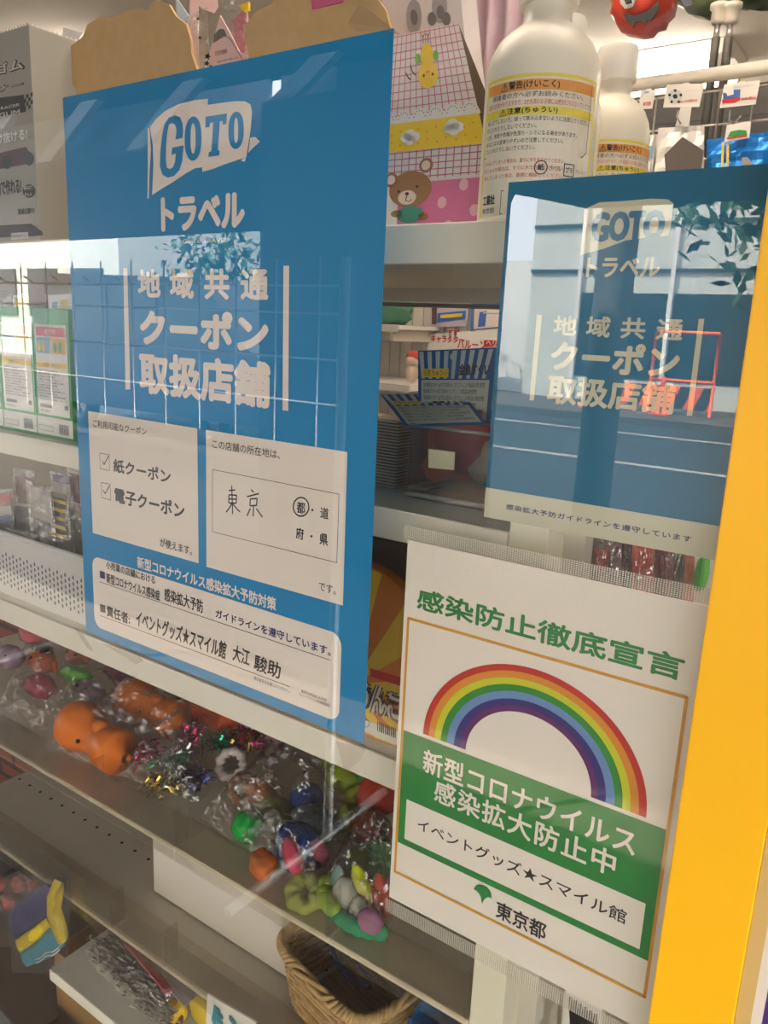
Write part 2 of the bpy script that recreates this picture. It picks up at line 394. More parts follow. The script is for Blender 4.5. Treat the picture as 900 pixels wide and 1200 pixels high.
for a, b in ((-8.8, -7.6), (-7.5, -6.7), (-6.6, -5.85)): MB().prism([(a, -5.605, 1.05), (b + (.25 if b > -6 else 0), -5.605, 1.05), (b, -5.605, 1.62), (a, -5.605, 1.64)], (0, .012, 0), bdk).build('side_window', t)
for x in (-8.3, -5.9):
    MB().torus((x, -5.7, .2), .22, .09, mat('tyre', (24, 24, 26), .8), Matrix.Rotation(PI / 2, 4, 'X').to_quaternion()).build('wheel', t, True)
t = thing('wire_rack', 'wire display rack with hooks outside, mirrored left on the glass', 'rack', (-1.0, -.95, 0))
wr = mat('rack_wire', (206, 206, 204), .35, metal=.6)
mb = MB()
for k in range(12): mb.tube([(-1.9 + k * .13, -.95, 1.0), (-1.9 + k * .13, -.95, 1.42)], .0022, wr, 6)
for z in (1.1, 1.2, 1.3, 1.36): mb.tube([(-2.0, -.95, z), (-.4, -.95, z)], .003, wr, 6)
for x in (-2.0, -.4): mb.tube([(x, -.95, 0), (x, -.95, 1.42)], .012, wr, 8)
mb.tube([(-2.0, -1.2, .01), (-2.0, -.6, .01)], .012, wr).tube([(-.4, -1.2, .01), (-.4, -.6, .01)], .012, wr)
mb.build('frame', t, True)
for k in range(10): MB().tube([(-1.8 + k * .13, -.95, 1.36), (-1.8 + k * .13, -.85, 1.355), (-1.8 + k * .13, -.82, 1.37)], .0025, wr, 6).build('hook', t, True)

# ------------------------------------------------------------------ the shelf unit along the window
SZ = dict(a=1.349, b=1.132, c=.913, d=.700, e=.530, g=.385)
YF, YB = .052, .64
SX0, SX1 = -.62, .452
gon = thing('shelf_unit', 'cream metal display shelf unit with six shelves standing behind the window', 'shelf unit', (-.1, .35, 0))
steel = mat('grey_shelf_metal', (196, 188, 174), .42, noise=.04, scale=8)
def shelf(z, x0, x1, th, name='shelf'):
    top = steel if name == 'e' else cream
    b = MB().box(x0, x1, YF + .004, YB, z - min(.012, th * .8), z, top).box(x0, x1, YF, YF + .006, z - th, z, cream, .0012)
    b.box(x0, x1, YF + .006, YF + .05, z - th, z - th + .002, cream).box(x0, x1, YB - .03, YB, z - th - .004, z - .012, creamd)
    return b
hole = mat('hole_dark', (40, 38, 36), .8)
for key, x0, th in (('a', -1.0, .0285), ('b', -1.0, .026), ('c', -.8, .028), ('d', -.62, .007), ('e', -.447, .006), ('g', -.19, .018)):
    z = SZ[key]; x1 = SX1 if key not in 'g' else .44
    b = shelf(z, x0, x1, th, key)
    if key == 'e':
        for yy in (.164, .215):
            x = x0 + .012
            while x < x1 - .02:
                b.poly([(x + .0026 * math.cos(k * PI / 5), yy + .0026 * math.sin(k * PI / 5), z + .00015) for k in range(10)], hole); x += .0293
    if key == 'a': b.box(x0, x1, YB - .005, YB + .02, z - .0395, z - .0335, mat('beam_dark', (120, 112, 102), .5))
    b.build('shelf', gon)
for x0, x1 in ((SX1 + .001, SX1 + .031), (-1.04, -1.01)):
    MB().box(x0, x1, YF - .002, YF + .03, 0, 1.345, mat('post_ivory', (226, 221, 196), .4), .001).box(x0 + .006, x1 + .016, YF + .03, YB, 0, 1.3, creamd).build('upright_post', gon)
MB().box(-.6, SX1 - .01, YB + .0005, YB + .008, .01, SZ['b'] - .03, creamd).build('back_panel', gon)  # unseen panel added to block lamp light entering through the open back
acr = film('clear_acrylic', (252, 250, 246), .06, .05, haze=.025, hazecol=(206, 196, 180))
for z, xs, h in ((SZ['d'], (-.62, -.07, .082, .30, .452), .050), (SZ['e'], (-.47, -.04, .06, .44), .050)):
    for a, b_ in zip(xs, xs[1:]):
        mb = MB().box(a + .001, b_ - .001, YF - .006, YF - .004, z - .012, z + h, acr).box(a + .001, b_ - .001, YF - .004, YF + .045, z + .0012, z + .0022, acr)
        mb.box(b_ - .003, b_ - .0015, YF - .004, YF + .018, z + .0022, z + h, acr)
        mb.build('front_guard', gon, label='clear acrylic front guard')

# ------------------------------------------------------------------ posters taped inside the glass
PY = .0052
class Print:
    """flat print on a vertical sheet; pixel pairs are the corners measured on the photo, rectified onto the sheet"""
    def __init__(s, y): s.y = y; s.k = 0
    def p(s, u, v): q = at(u, v, s.y); return (q.x, q.z)
    def fn(s, layer): 
        yy = s.y - .00025 * layer
        return lambda a, b: (a, yy, b)
def zp(x0, y0, k): return lambda x, y: (x0 + x / k, y0 + y / k)

blue = mat('poster_blue', (20, 130, 186), .42, spec=.3)
paper = mat('poster_white', (232, 220, 210), .5, spec=.3)
ink = mat('ink_black', (44, 42, 44), .5); navy = mat('ink_navy', (38, 44, 100), .5); marker = mat('marker_black', (26, 24, 26), .4)
tape = film('clear_tape', (246, 240, 230), .25, .15, haze=.12)
def quad(P, pts, f): return [f(*P.p(*q)) for q in pts]
def tx(mb, P, f, body, bl, tr, mt, bold=0.0, shear=0.0, space=1.0):
    a = P.p(*bl); b = P.p(*tr); mb.text(body, a[0], a[1], b[0], b[1], f, mt, bold, shear, space)
def loop(P, cx, cy, rx, ry, z, n=28): return [P.p(*z(cx + rx * math.cos(2 * PI * k / n), cy + ry * math.sin(2 * PI * k / n))) for k in range(n)]

PP = Print(PY)
t = thing('coupon_poster', 'large blue travel coupon poster taped inside the glass at the left', 'poster', (.18, PY, .95))
PW, PH = .363, .514
mb = MB().box(0, PW, PY + .0001, PY + .0006, .9495, .9495 + PH, blue); mb.build('sheet', t)
# flag logo
z5 = zp(130, 90, 3.75); f1 = PP.fn(1); f2 = PP.fn(2); mb = MB()
flag = [(172, 222), (200, 185), (240, 150), (300, 120), (370, 103), (428, 97), (426, 124), (480, 116), (540, 108), (590, 108), (614, 122), (621, 155), (615, 230), (605, 300), (596, 352), (560, 365), (500, 385), (450, 405), (403, 418), (401, 398), (370, 402), (330, 425), (270, 465), (225, 492), (182, 520), (185, 450), (188, 380), (185, 300)]
mb.poly(quad(PP, [z5(*q) for q in flag], f1), paper)
mb.poly(quad(PP, [z5(*q) for q in ((163, 226), (170, 228), (177, 320), (171, 420), (168, 533), (161, 536), (163, 400))], f1), paper)
mb.poly(quad(PP, [z5(*q) for q in ((612, 268), (635, 265), (656, 285), (628, 310), (604, 335), (609, 300))], f1), paper)
mb.poly(quad(PP, [z5(*q) for q in ((573, 366), (594, 352), (591, 372), (580, 373))], f1), paper)
def ring(cx, cy, rx, ry, w, wx):
    n = 36; o = [z5(cx + rx * math.cos(2 * PI * k / n), cy + ry * math.copysign(abs(math.sin(2 * PI * k / n)) ** .8, math.sin(2 * PI * k / n)) - .12 * rx * math.cos(2 * PI * k / n)) for k in range(n)]
    i = [z5(cx + wx * math.cos(2 * PI * k / n), cy + w * math.copysign(abs(math.sin(2 * PI * k / n)) ** .8, math.sin(2 * PI * k / n)) - .12 * wx * math.cos(2 * PI * k / n)) for k in range(n)]
    for k in range(n): mb.poly(quad(PP, [o[k], o[(k + 1) % n], i[(k + 1) % n], i[k]], f2), blue)
ring(363, 272, 37, 97, 67, 11); ring(552, 236, 34, 82, 56, 9)
G = [(317, 268), (286, 277), (290, 235), (285, 212), (270, 203), (256, 212), (249, 250), (244, 310), (243, 365), (248, 400), (262, 406), (276, 396), (284, 372), (287, 338), (268, 344), (271, 312), (321, 302), (316, 370), (303, 410), (280, 436), (252, 444), (228, 430), (217, 395), (219, 330), (226, 260), (237, 210), (256, 180), (285, 170), (306, 178), (317, 205), (319, 240)]
mb.poly(quad(PP, [z5(*q) for q in G], f2), blue)
Tt = [(418, 176), (512, 162), (509, 208), (494, 212), (492, 194), (481, 196), (472, 322), (480, 326), (478, 345), (430, 352), (432, 332), (443, 328), (452, 200), (438, 203), (434, 222), (417, 224)]
mb.poly(quad(PP, [z5(*q) for q in Tt], f2), blue)
mb.build('flag_logo', t, label='white waving flag logo with blue lettering')
mb = MB(); tx(mb, PP, f1, 'トラベル', z5(222, 683), z5(590, 500), paper, .055)
tx(mb, PP, f1, 'Go To TRAVEL', z5(315, 733), z5(515, 707), paper)
mb.build('logo_lettering', t)
z6 = zp(130, 300, 3.913); mb = MB()
tx(mb, PP, f1, '地域共通', z6(125, 192), z6(725, 55), paper, .04, space=1.75)
tx(mb, PP, f1, 'クーポン', z6(135, 405), z6(725, 262), paper, .06, space=1.0)
tx(mb, PP, f1, '取扱店舗', z6(133, 628), z6(733, 486), paper, .045)
for q in (((58, 55), (76, 55), (90, 612), (68, 612)), ((792, 45), (818, 45), (814, 710), (788, 707))): mb.poly(quad(PP, [z6(*a) for a in q], f1), paper)
mb.build('headline_lettering', t, label='white headline lettering between two bars')
# panel of coupon kinds
z1 = zp(80, 460, 5); mb = MB()
mb.poly(quad(PP, [z1(*q) for q in ((117, 108), (757, 210), (765, 1000), (145, 822))], f1), paper)
tx(mb, PP, f2, 'ご利用可能なクーポン', z1(148, 200), z1(460, 207), ink, .008)
for q, c in ((((186, 354), (242, 365), (244, 457), (190, 446)), ((203, 400), (212, 422), (240, 370))), (((196, 526), (247, 537), (252, 630), (199, 615)), ((207, 572), (218, 592), (245, 545)))):
    mb.stroke([PP.p(*z1(*a)) for a in q], .0006, f2, ink, True); mb.stroke([PP.p(*z1(*a)) for a in c], .0011, f2, ink)
tx(mb, PP, f2, '紙クーポン', z1(268, 466), z1(602, 452), ink, .03); tx(mb, PP, f2, '電子クーポン', z1(275, 642), z1(683, 648), ink, .03)
tx(mb, PP, f2, 'が使えます。', z1(540, 902), z1(727, 900), ink, .01)
mb.build('coupon_panel', t, label='white panel with two ticked check boxes')
# panel of the shop's place
z2 = zp(230, 490, 4.737); mb = MB()
mb.poly(quad(PP, [z2(*q) for q in ((55, 65), (840, 188), (815, 1040), (58, 825))], f1), paper)
tx(mb, PP, f2, 'この店舗の所在地は、', z2(92, 165), z2(467, 178), ink, .008)
mb.stroke([PP.p(*z2(*a)) for a in ((92, 285), (795, 422), (782, 802), (92, 630))], .0005, f2, ink, True)
for st in (((183, 402), (219, 398)), ((199, 374), (202, 450), (204, 532)), ((184, 425), (182, 470)), ((184, 425), (226, 428), (224, 472)), ((184, 448), (224, 450)), ((183, 470), (224, 472)), ((200, 472), (185, 500), (168, 522)), ((205, 474), (224, 500), (246, 521)),
           ((306, 396), (322, 412)), ((284, 436), (350, 418)), ((302, 448), (300, 486)), ((302, 448), (340, 446), (336, 486)), ((300, 486), (337, 484)), ((320, 487), (318, 546)), ((303, 500), (284, 542)), ((336, 502), (352, 525), (370, 549))):
    mb.stroke([PP.p(*z2(*a)) for a in st], .0013, f2, marker)
tx(mb, PP, f2, '都', z2(559, 525), z2(608, 470), ink, .02); mb.stroke(loop(PP, 584, 492, 43, 52, z2), .0012, f2, marker, True)
tx(mb, PP, f2, '道', z2(690, 553), z2(738, 500), ink, .02); tx(mb, PP, f2, '府', z2(555, 668), z2(600, 612), ink, .02); tx(mb, PP, f2, '県', z2(686, 700), z2(735, 646), ink, .02)
for c in ((647, 510), (642, 655)): mb.poly([f2(*a) for a in loop(PP, c[0], c[1], 6, 7, z2, 12)], ink)
tx(mb, PP, f2, 'です。', z2(682, 955), z2(778, 932), ink, .01)
mb.build('address_panel', t, label='white panel with handwriting in a thin frame')
z3 = zp(90, 640, 4.286); z4 = zp(240, 660, 4.737); mb = MB()
tx(mb, PP, f1, '新型コロナウイルス感染拡大予防対策', z3(305, 108), z4(398, 192), paper, .025)
mb.build('strip_lettering', t)
mb = MB(); a = PP.p(*z3(84, 58)); b = PP.p(*z3(86, 410)); c = PP.p(*z4(763, 385)); d = PP.p(*z4(745, 868))
X0 = (a[0] + b[0]) / 2; X1 = (c[0] + d[0]) / 2; Z1 = (a[1] + c[1]) / 2; Z0 = (b[1] + d[1]) / 2; R_ = .011
rr = []
for cx, cz, a0 in ((X1 - R_, Z1 - R_, 0), (X0 + R_, Z1 - R_, 90), (X0 + R_, Z0 + R_, 180), (X1 - R_, Z0 + R_, 270)):
    rr += [(cx + R_ * math.cos(math.radians(a0 + k * 15)), cz + R_ * math.sin(math.radians(a0 + k * 15))) for k in range(7)]
mb.poly([f1(*q) for q in rr], paper)
mb.poly(quad(PP, [z3(*q) for q in ((117, 122), (142, 129), (144, 165), (119, 158))], f2), navy)
mb.poly(quad(PP, [z3(*q) for q in ((118, 290), (145, 298), (147, 336), (120, 328))], f2), ink)
tx(mb, PP, f2, '小売業の店舗における', z3(150, 112), z3(395, 150), marker, .02)
tx(mb, PP, f2, '新型コロナウイルス感染症', z3(152, 184), z3(420, 222), marker, .02); tx(mb, PP, f2, '感染拡大予防', z3(442, 272), z3(636, 270), marker, .02)
tx(mb, PP, f2, 'ガイドラインを遵守しています。', z4(62, 300), z4(703, 464), navy, .025)
mb.stroke([PP.p(*z3(115, 178)), PP.p(*z4(700, 538))], .0006, f2, ink)
tx(mb, PP, f2, '責任者:', z3(152, 350), z3(268, 338), ink, .03)
tx(mb, PP, f2, 'イベントグッズ★スマイル館', z3(297, 400), z3(748, 478), marker, .02, .12); tx(mb, PP, f2, '大江', z3(782, 572), z3(868, 520), marker, .02, .1); tx(mb, PP, f2, '駿助', z4(272, 590), z4(420, 552), marker, .02, .1)
mb.stroke([PP.p(*z3(118, 347)), PP.p(*z4(473, 685))], .0006, f2, ink)
tx(mb, PP, f2, '責任者名を記載してください。', z4(275, 645), z4(473, 700), ink)
tx(mb, PP, f2, '業界別感染拡大予防', z4(537, 717), z4(678, 752), ink); tx(mb, PP, f2, 'ガイドライン(内閣官房)', z4(525, 737), z4(692, 782), ink)
mb.build('responsible_panel', t, label='rounded white panel with two ruled lines of handwriting')
mb = MB(); f0 = lambda a_, b_: (a_, PY - .0009, b_)
mb.poly(quad(PP, [(409, 27), (423, 4), (470, 41), (445, 37), (418, 37)], f0), tape); mb.poly(quad(PP, [(423, 4), (455, 31), (447, 33), (409, 27)], f0), tape).build('tape', t, label='clear adhesive tape')
mb = MB().poly(quad(PP, [(88, 735), (98, 742), (112, 765), (102, 758)], f0), tape).build('tape', t, label='clear adhesive tape')
mb = MB().poly(quad(PP, [(118, 752), (165, 768), (170, 775), (160, 778)], f0), tape).build('tape', t, label='clear adhesive tape')
mb = MB().poly(quad(PP, [(395, 868), (430, 876), (424, 890), (404, 905)], f0), tape).build('tape', t, label='clear adhesive tape')

# the second coupon poster, half behind the yellow stile
t = thing('coupon_poster', 'smaller darker blue coupon poster with pale bottom band beside the yellow stile', 'poster', (.53, PY, 1.15))
q = at(597, 212, PY); q2 = at(566.4, 605.3, PY); RX0 = (q.x + q2.x) / 2
MB().box(RX0, .6060, PY + .0001, PY + .0006, q2.z, q.z - .0008, mat('poster_blue_teal', (16, 102, 138), .42, spec=.3)).build('sheet', t)  # darker and more teal than the left poster's blue
zr = zp(560, 180, 2.309); mb = MB(); q3 = PP.p(*zr(22, 903))
pf = mat('poster_white_tan', (200, 196, 172), .5, spec=.3)  # duller, tanner white than on the left poster
mb.poly([f1(RX0, q2.z), f1(.6060, q2.z), f1(.6060, q3[1]), f1(RX0, q3[1])], pf)
tx(mb, PP, f2, '感染拡大予防ガイドラインを遵守しています', zr(77, 962), zr(580, 1035), navy, .02, space=1.1)
mb.build('bottom_band', t, label='pale band with one line of navy lettering')
mb = MB(); fl = [(290, 150), (330, 132), (400, 128), (470, 122), (515, 124), (530, 135), (522, 200), (515, 222), (460, 228), (400, 235), (340, 258), (278, 274), (284, 210)]
mb.poly(quad(PP, [zr(*q_) for q_ in fl], f1), pf)
fb = MATS['poster_blue_teal']; tx(mb, PP, f2, 'GOTO', zr(305, 240), zr(512, 150), fb, .06)
tx(mb, PP, f1, 'トラベル', zr(292, 335), zr(497, 278), pf, .035)
mb.build('flag_logo', t, label='pale flag logo and lettering')
mb = MB(); tx(mb, PP, f1, '地域共通', zr(203, 492), zr(560, 447), pf, .03, space=1.75); tx(mb, PP, f1, 'クーポン', zr(195, 585), zr(552, 520), pf, .045); tx(mb, PP, f1, '取扱店舗', zr(185, 675), zr(540, 622), pf, .035)
for q_ in (((160, 435), (174, 437), (152, 668), (140, 667)), ((598, 447), (613, 447), (580, 710), (565, 709))): mb.poly(quad(PP, [zr(*a_) for a_ in q_], f1), pf)
mb.build('headline_lettering', t)

# rainbow declaration sheet in a clear sleeve
SP = Print(PY + .0004)
t = thing('declaration_sheet', 'white sheet with rainbow arch and green panel in a clear sleeve', 'notice', (.5, SP.y, .85))
sTL = SP.p(481.3, 633.3); sBL = SP.p(453, 1049.3)
wsheet = mat('sheet_white', (248, 240, 231), .45, spec=.3)
MB().box((sTL[0] + sBL[0]) / 2, .6063, SP.y + .0001, SP.y + .0006, sBL[1], sTL[1], wsheet).build('sheet', t)
g1, g2, g3 = SP.fn(1), SP.fn(2), SP.fn(3)
grn = mat('print_green', (44, 138, 66), .45, spec=.3); org = mat('print_orange', (224, 160, 50), .45)
FTL, FTR, FBR, FBL = SP.p(480, 721.7), SP.p(806.7, 821.3), SP.p(753.2, 1171.2), SP.p(462.4, 1017)
fx0 = (FTL[0] + FBL[0]) / 2; fx1 = (FTR[0] + FBR[0]) / 2; fz1 = (FTL[1] + FTR[1]) / 2; fz0 = (FBL[1] + FBR[1]) / 2
mb = MB().stroke([(fx0, fz1), (fx1, fz1), (fx1, fz0), (fx0, fz0)], .0021, g2, org, True); mb.build('orange_frame', t, label='thin orange frame line')
zA = zp(600, 700, 3.75); zB = zp(440, 800, 4.444); zC = zp(380, 580, 3); zD = zp(430, 1000, 2.571)
mb = MB(); tx(mb, SP, g1, '感染防止徹底宣言', zC(325, 400), (804, 769), grn, .03); mb.build('title_lettering', t, label='green title lettering')
mb = MB(); a, b = SP.p(*zB(168, 238)), SP.p(*zA(685, 1040)); c, d = SP.p(*zB(120, 815)), SP.p(*zD(838, 330))
gz1 = (a[1] + b[1]) / 2; gz0 = (c[1] + d[1]) / 2
mb.poly([g1(fx0 + .001, gz0), g1(fx1 - .001, gz0), g1(fx1 - .001, gz1), g1(fx0 + .001, gz1)], grn)
tx(mb, SP, g2, '新型コロナウイルス', (495.5, 903.6), (747.6, 973.6), wsheet, .02, space=1.05); tx(mb, SP, g2, '感染拡大防止中', (508.6, 938), (723.6, 999), wsheet, .02, space=1.1)
mb.build('green_panel', t, label='green panel with white lettering')
mb = MB(); a, b = SP.p(*zB(168, 592)), SP.p(*zD(838, 160)); c, d = SP.p(*zB(150, 795)), SP.p(*zD(822, 298))
mb.poly([g2((a[0] + c[0]) / 2, (c[1] + d[1]) / 2), g2((b[0] + d[0]) / 2, (c[1] + d[1]) / 2), g2((b[0] + d[0]) / 2, (a[1] + b[1]) / 2), g2((a[0] + c[0]) / 2, (a[1] + b[1]) / 2)], wsheet)
tx(mb, SP, g3, 'イベントグッズ★スマイル館', zB(220, 762), zD(785, 172), ink, .012); mb.build('shop_name_panel', t, label='white strip with the shop name')
mb = MB(); L, R2 = SP.p(496.3, 853.6), SP.p(757.3, 958.7); iL, iR = SP.p(545.8, 873), SP.p(692, 933); top = SP.p(580, 770)
cx = (L[0] + R2[0]) / 2; cz = gz1 + .003; Ro = (R2[0] - L[0]) / 2; Ri = (iR[0] - iL[0]) / 2; Rz = top[1] - cz
bands = ((204, 52, 40), (232, 150, 50), (214, 220, 46), (52, 146, 58), (112, 152, 208), (56, 44, 128), (104, 40, 112))
fr = (0, .136, .282, .423, .568, .727, .88, 1)
for k, col in enumerate(bands):
    ra = Ro + (Ri - Ro) * fr[k]; rb = Ro + (Ri - Ro) * fr[k + 1]; mt = mat('rainbow_%d' % k, col, .45, spec=.3); kz = Rz / Ro
    for i in range(48):
        a0, a1 = PI * i / 48, PI * (i + 1) / 48
        mb.poly([g1(cx + r * math.cos(a_), cz + r * kz * math.sin(a_)) for r, a_ in ((ra, a0), (ra, a1), (rb, a1), (rb, a0))], mt)
mb.build('rainbow', t, label='printed seven band rainbow arch')
mb = MB(); leafp = [(512, 1075), (518, 1062), (530, 1053), (545, 1050), (562, 1053), (580, 1062), (595, 1078), (603, 1095), (606, 1124), (594, 1117), (582, 1118), (570, 1126), (562, 1138), (556, 1152), (552, 1135), (549, 1115), (540, 1098), (528, 1084)]
mb.poly(quad(SP, [zB(*q_) for q_ in leafp], g1), grn); tx(mb, SP, g1, '東京都', zD(387, 191), zD(543, 212), ink, .02); mb.build('city_mark', t, label='green fan leaf mark with black lettering')
slv = film('sleeve_film', (254, 253, 251), .10, .1)
fpat = film('sleeve_dot_band', (246, 242, 234), .12, .15, haze=.18, hazecol=(220, 212, 198)); fdot = mat('sleeve_dots', (232, 226, 214), .5)
sx0 = (sTL[0] + sBL[0]) / 2 - .003; ytop = SP.p(481, 616)[1]; ybot = SP.p(452, 1066)[1]
MB().poly([(sx0, SP.y - .0011, ybot), (.6063, SP.y - .0011, ybot), (.6063, SP.y - .0011, ytop), (sx0, SP.y - .0011, ytop)], slv).build('clear_sleeve', t, label='clear plastic sleeve')
for za, zb in ((sTL[1] + .001, ytop), (ybot, sBL[1] - .001)):
    mb = MB().poly([(sx0, SP.y - .0013, za), (.6063, SP.y - .0013, za), (.6063, SP.y - .0013, zb), (sx0, SP.y - .0013, zb)], fpat)
    z = za + .0006
    while z < zb - .0005:
        x = sx0 + .0008
        while x < .6055: mb.poly([(x, SP.y - .0015, z), (x + .00085, SP.y - .0015, z), (x + .00085, SP.y - .0015, z + .0006), (x, SP.y - .0015, z + .0006)], fdot); x += .00165
        z += .0012
    mb.build('sleeve_band', t, label='finely dotted sleeve edge')

# ------------------------------------------------------------------ goods on the top shelf
def atz(u, v, z):
    d = r0 * ((u - 450) / F) + r1 * ((v - 600) / F) + r2
    return CAM + d * ((z - CAM.z) / d.z)
def vface(y, k=1): return lambda a, b: (a, y - .0003 * k, b)
def bil(bl, br, tr, tl, k=1):
    bl, br, tr, tl = map(Vector, (bl, br, tr, tl)); n = (br - bl).cross(tl - bl).normalized()
    if n.dot(CAM - bl) < 0: n = -n
    return lambda a, b: bl * (1 - a) * (1 - b) + br * a * (1 - b) + tr * a * b + tl * (1 - a) * b + n * .0003 * k
def circ(f, cx, cy, rx, ry, n=20): return [f(cx + rx * math.cos(2 * PI * k / n), cy + ry * math.sin(2 * PI * k / n)) for k in range(n)]
def px(pts, y): return [tuple(at(u, v, y)) for u, v in pts]
def box_text(mb, y, body, bl, tr, mt, bold=0.0, k=1, shear=0.0, space=1.0):
    a, b = at(*bl, y), at(*tr, y); mb.text(body, a.x, a.z, b.x, b.z, vface(y, k), mt, bold, shear, space)
S1 = SZ['a'] + .0003
white_p = mat('pack_white', (232, 228, 222), .4); black_p = mat('pack_black', (34, 33, 35), .45); red_p = mat('pack_red', (196, 40, 38), .4); yel_p = mat('pack_yellow', (238, 200, 50), .45)

# grey boxed toy
t = thing('toy_box', 'tall grey carton with black lettering at the left end of the top shelf', 'box', (-.24, .11, S1))
gm = mat('grey_carton', (160, 156, 146), .35, spec=.5); gd = mat('grey_dark', (40, 38, 37), .5); gl = mat('grey_light', (204, 200, 190), .4)
xb = at(40, 150, .08).x
MB().box(-.34, xb, .08, .141, S1, 1.572, gm, .0008).build('carton', t)
mb = MB()
for k in range(30):
    x = -.34 + k * .0058
    if x < xb - .005: mb.prism([(x, .0802, 1.572), (x + .0055, .0802, 1.572), (x + .0028, .0802, 1.5745)], (0, .0008, 0), gl)
for k in range(10): mb.prism([(xb - .0008, .082 + k * .0058, 1.572), (xb - .0008, .0875 + k * .0058, 1.572), (xb - .0008, .0848 + k * .0058, 1.5745)], (.0006, 0, 0), gl)
mb.build('torn_edge', t, label='serrated torn top edge')
mb = MB(); y = .0797
box_text(mb, y, '輪ゴム', (-26, 96), (29, 66), gd, .11); box_text(mb, y, '輪ゴム', (-24, 94), (27, 68), gl, .03, 2)
box_text(mb, y, 'レーサー', (-36, 117), (28, 94), gd, .11); box_text(mb, y, 'レーサー', (-34, 115), (26, 96), gl, .03, 2)
mb.poly(px([(-30, 118), (28, 111), (30, 131), (-30, 142)], y - .0003), gd)
for i in range(4):
    for j in range(4):
        if (i + j) % 2: mb.poly(px([(28 + i * 2.6, 112 + j * 4.5 - i), (30.6 + i * 2.6, 111 + j * 4.5 - i), (30.6 + i * 2.6, 115.5 + j * 4.5 - i), (28 + i * 2.6, 116.5 + j * 4.5 - i)], y - .0005), gd)
box_text(mb, y, 'RACER', (2, 129), (24, 121), gl, .03, 3); box_text(mb, y, 'GUM', (0, 139), (24, 128), gl, .04, 3)
box_text(mb, y, '駆け抜ける!', (-12, 171), (32, 150), white_p, .03, 2)
mb.poly(px([(-30, 185), (5, 178), (30, 172), (36, 180), (34, 192), (10, 196), (-30, 204)], y - .0003), mat('car_maroon', (74, 42, 42), .4))
for c in ((8, 190), (34, 186)): mb.poly([at(c[0] + 6 * math.cos(k * PI / 8), c[1] + 8 * math.sin(k * PI / 8), y - .0006) for k in range(16)], black_p)
mb.poly([at(34 + 7.5 * math.cos(k * PI / 8), 224 + 8 * math.sin(k * PI / 8), y - .0004) for k in range(16)], gd)
box_text(mb, y, '組み立て', (29, 223), (39, 217), gl, .02, 3); box_text(mb, y, 'キット', (30, 231), (38, 225), gl, .02, 3)
box_text(mb, y, 'ゴムの威力で作れる!', (-24, 232), (25, 208), gd, .03, 2); box_text(mb, y, '動画公開中!', (22, 252), (41, 243), gd, .03, 2)
mb.poly(px([(-30, 266), (36, 262), (50, 272), (50, 276), (-30, 280)], y - .0003), black_p)
mb.poly(px([(13, 273), (33, 272), (33, 279), (13, 281)], y - .0006), gl); box_text(mb, y, '対象年齢6才以上', (14, 279), (32, 274), gd, 0, 3)
mb.build('printing', t, label='black and silver printed front')

kraft = mat('kraft_card', (204, 166, 114), .7, noise=.08, scale=80)
def card_stand(name, label, cat, pts, y, th, mt, down=True, group=None):
    P = px(pts, y)
    if down: P = P + [(P[-1][0], y, S1), (P[0][0], y, S1)]
    t = thing(name, label, cat, (sum(p[0] for p in P) / len(P), y, S1), group)
    MB().prism(P, (0, th, 0), mt).build('card', t); return t
t = card_stand('paper_mask', 'brown cloud shaped card standing on the top shelf beside the grey carton', 'card', [(90, 108), (81, 90), (75, 72), (80, 56), (97, 43), (102, 29), (116, 20), (134, 20), (149, 12), (165, 10), (173, 13), (177, 3), (186, 0), (198, 5), (206, 19), (218, 28), (223, 45), (224, 62), (231, 82), (233, 110)], .13, .003, kraft)
y = .133; MB().box(-.09, .0, y + .0005, y + .016, S1, S1 + .1, kraft, .002).build('backing_stand', t)
t = card_stand('paper_mask', 'brown round topped card behind the upper right of the left poster', 'card', [(291, 62), (286, 44), (289, 27), (300, 14), (318, 5), (326, -8), (345, -20), (375, -30), (410, -26), (438, -8), (452, 12), (458, 36), (458, 80)], .13, .003, kraft)
MB().prism(px([(362, -20), (404, -24), (402, 2), (366, 11)], .1285), (0, .0006, 0), mat('pink_tab', (216, 92, 140), .5)).build('price_tab', t, label='pink paper tab')
# cellophane packs between the cards
cello = film('cellophane', (250, 248, 246), .35, .12, haze=.05, hazecol=(230, 226, 220), bump=.6, scale=90)
def pouch(name, label, cat, pts, y, depth, mt, zb=None, group=None, kids=(), loc=None, nu=14):
    """crumpled flat bag: quad of photo corners TL TR BR BL at depth y, puffed by depth"""
    TL, TR, BR, BL = (at(u, v, y) for u, v in pts)
    if zb is not None: BL = Vector((BL.x, BL.y, zb)); BR = Vector((BR.x, BR.y, zb))
    from mathutils import noise
    sd = random.random() * 50
    def fn(sg):
        def f(a, b):
            p = BL * (1 - a) * (1 - b) + BR * a * (1 - b) + TR * a * b + TL * (1 - a) * b
            e = (4 * a * (1 - a)) ** .5 * (4 * b * (1 - b)) ** .5
            d = depth * e * (.7 + .8 * noise.noise((a * 5 + sd, b * 6, sg))) if 0 < a < 1 and 0 < b < 1 else 0
            return (p.x, y + sg * d, p.z)
        return f
    c = (BL + BR) / 2
    t = thing(name, label, cat, loc or (c.x, y, c.z), group)
    mb = MB().sheet(fn(-1), nu, nu, mt); mb.sheet(lambda a, b: fn(1)(1 - a, b), nu, nu, mt)
    mb.build('bag', t); 
    t['_'] = 0; del t['_']
    return t, (BL, BR, TR, TL)
t, q = pouch('cellophane_pack', 'clear cellophane pack with black stars between the brown cards', 'pack', [(216, 22), (243, 8), (254, 82), (234, 84)], .16, .012, cello, S1)
mb = MB()
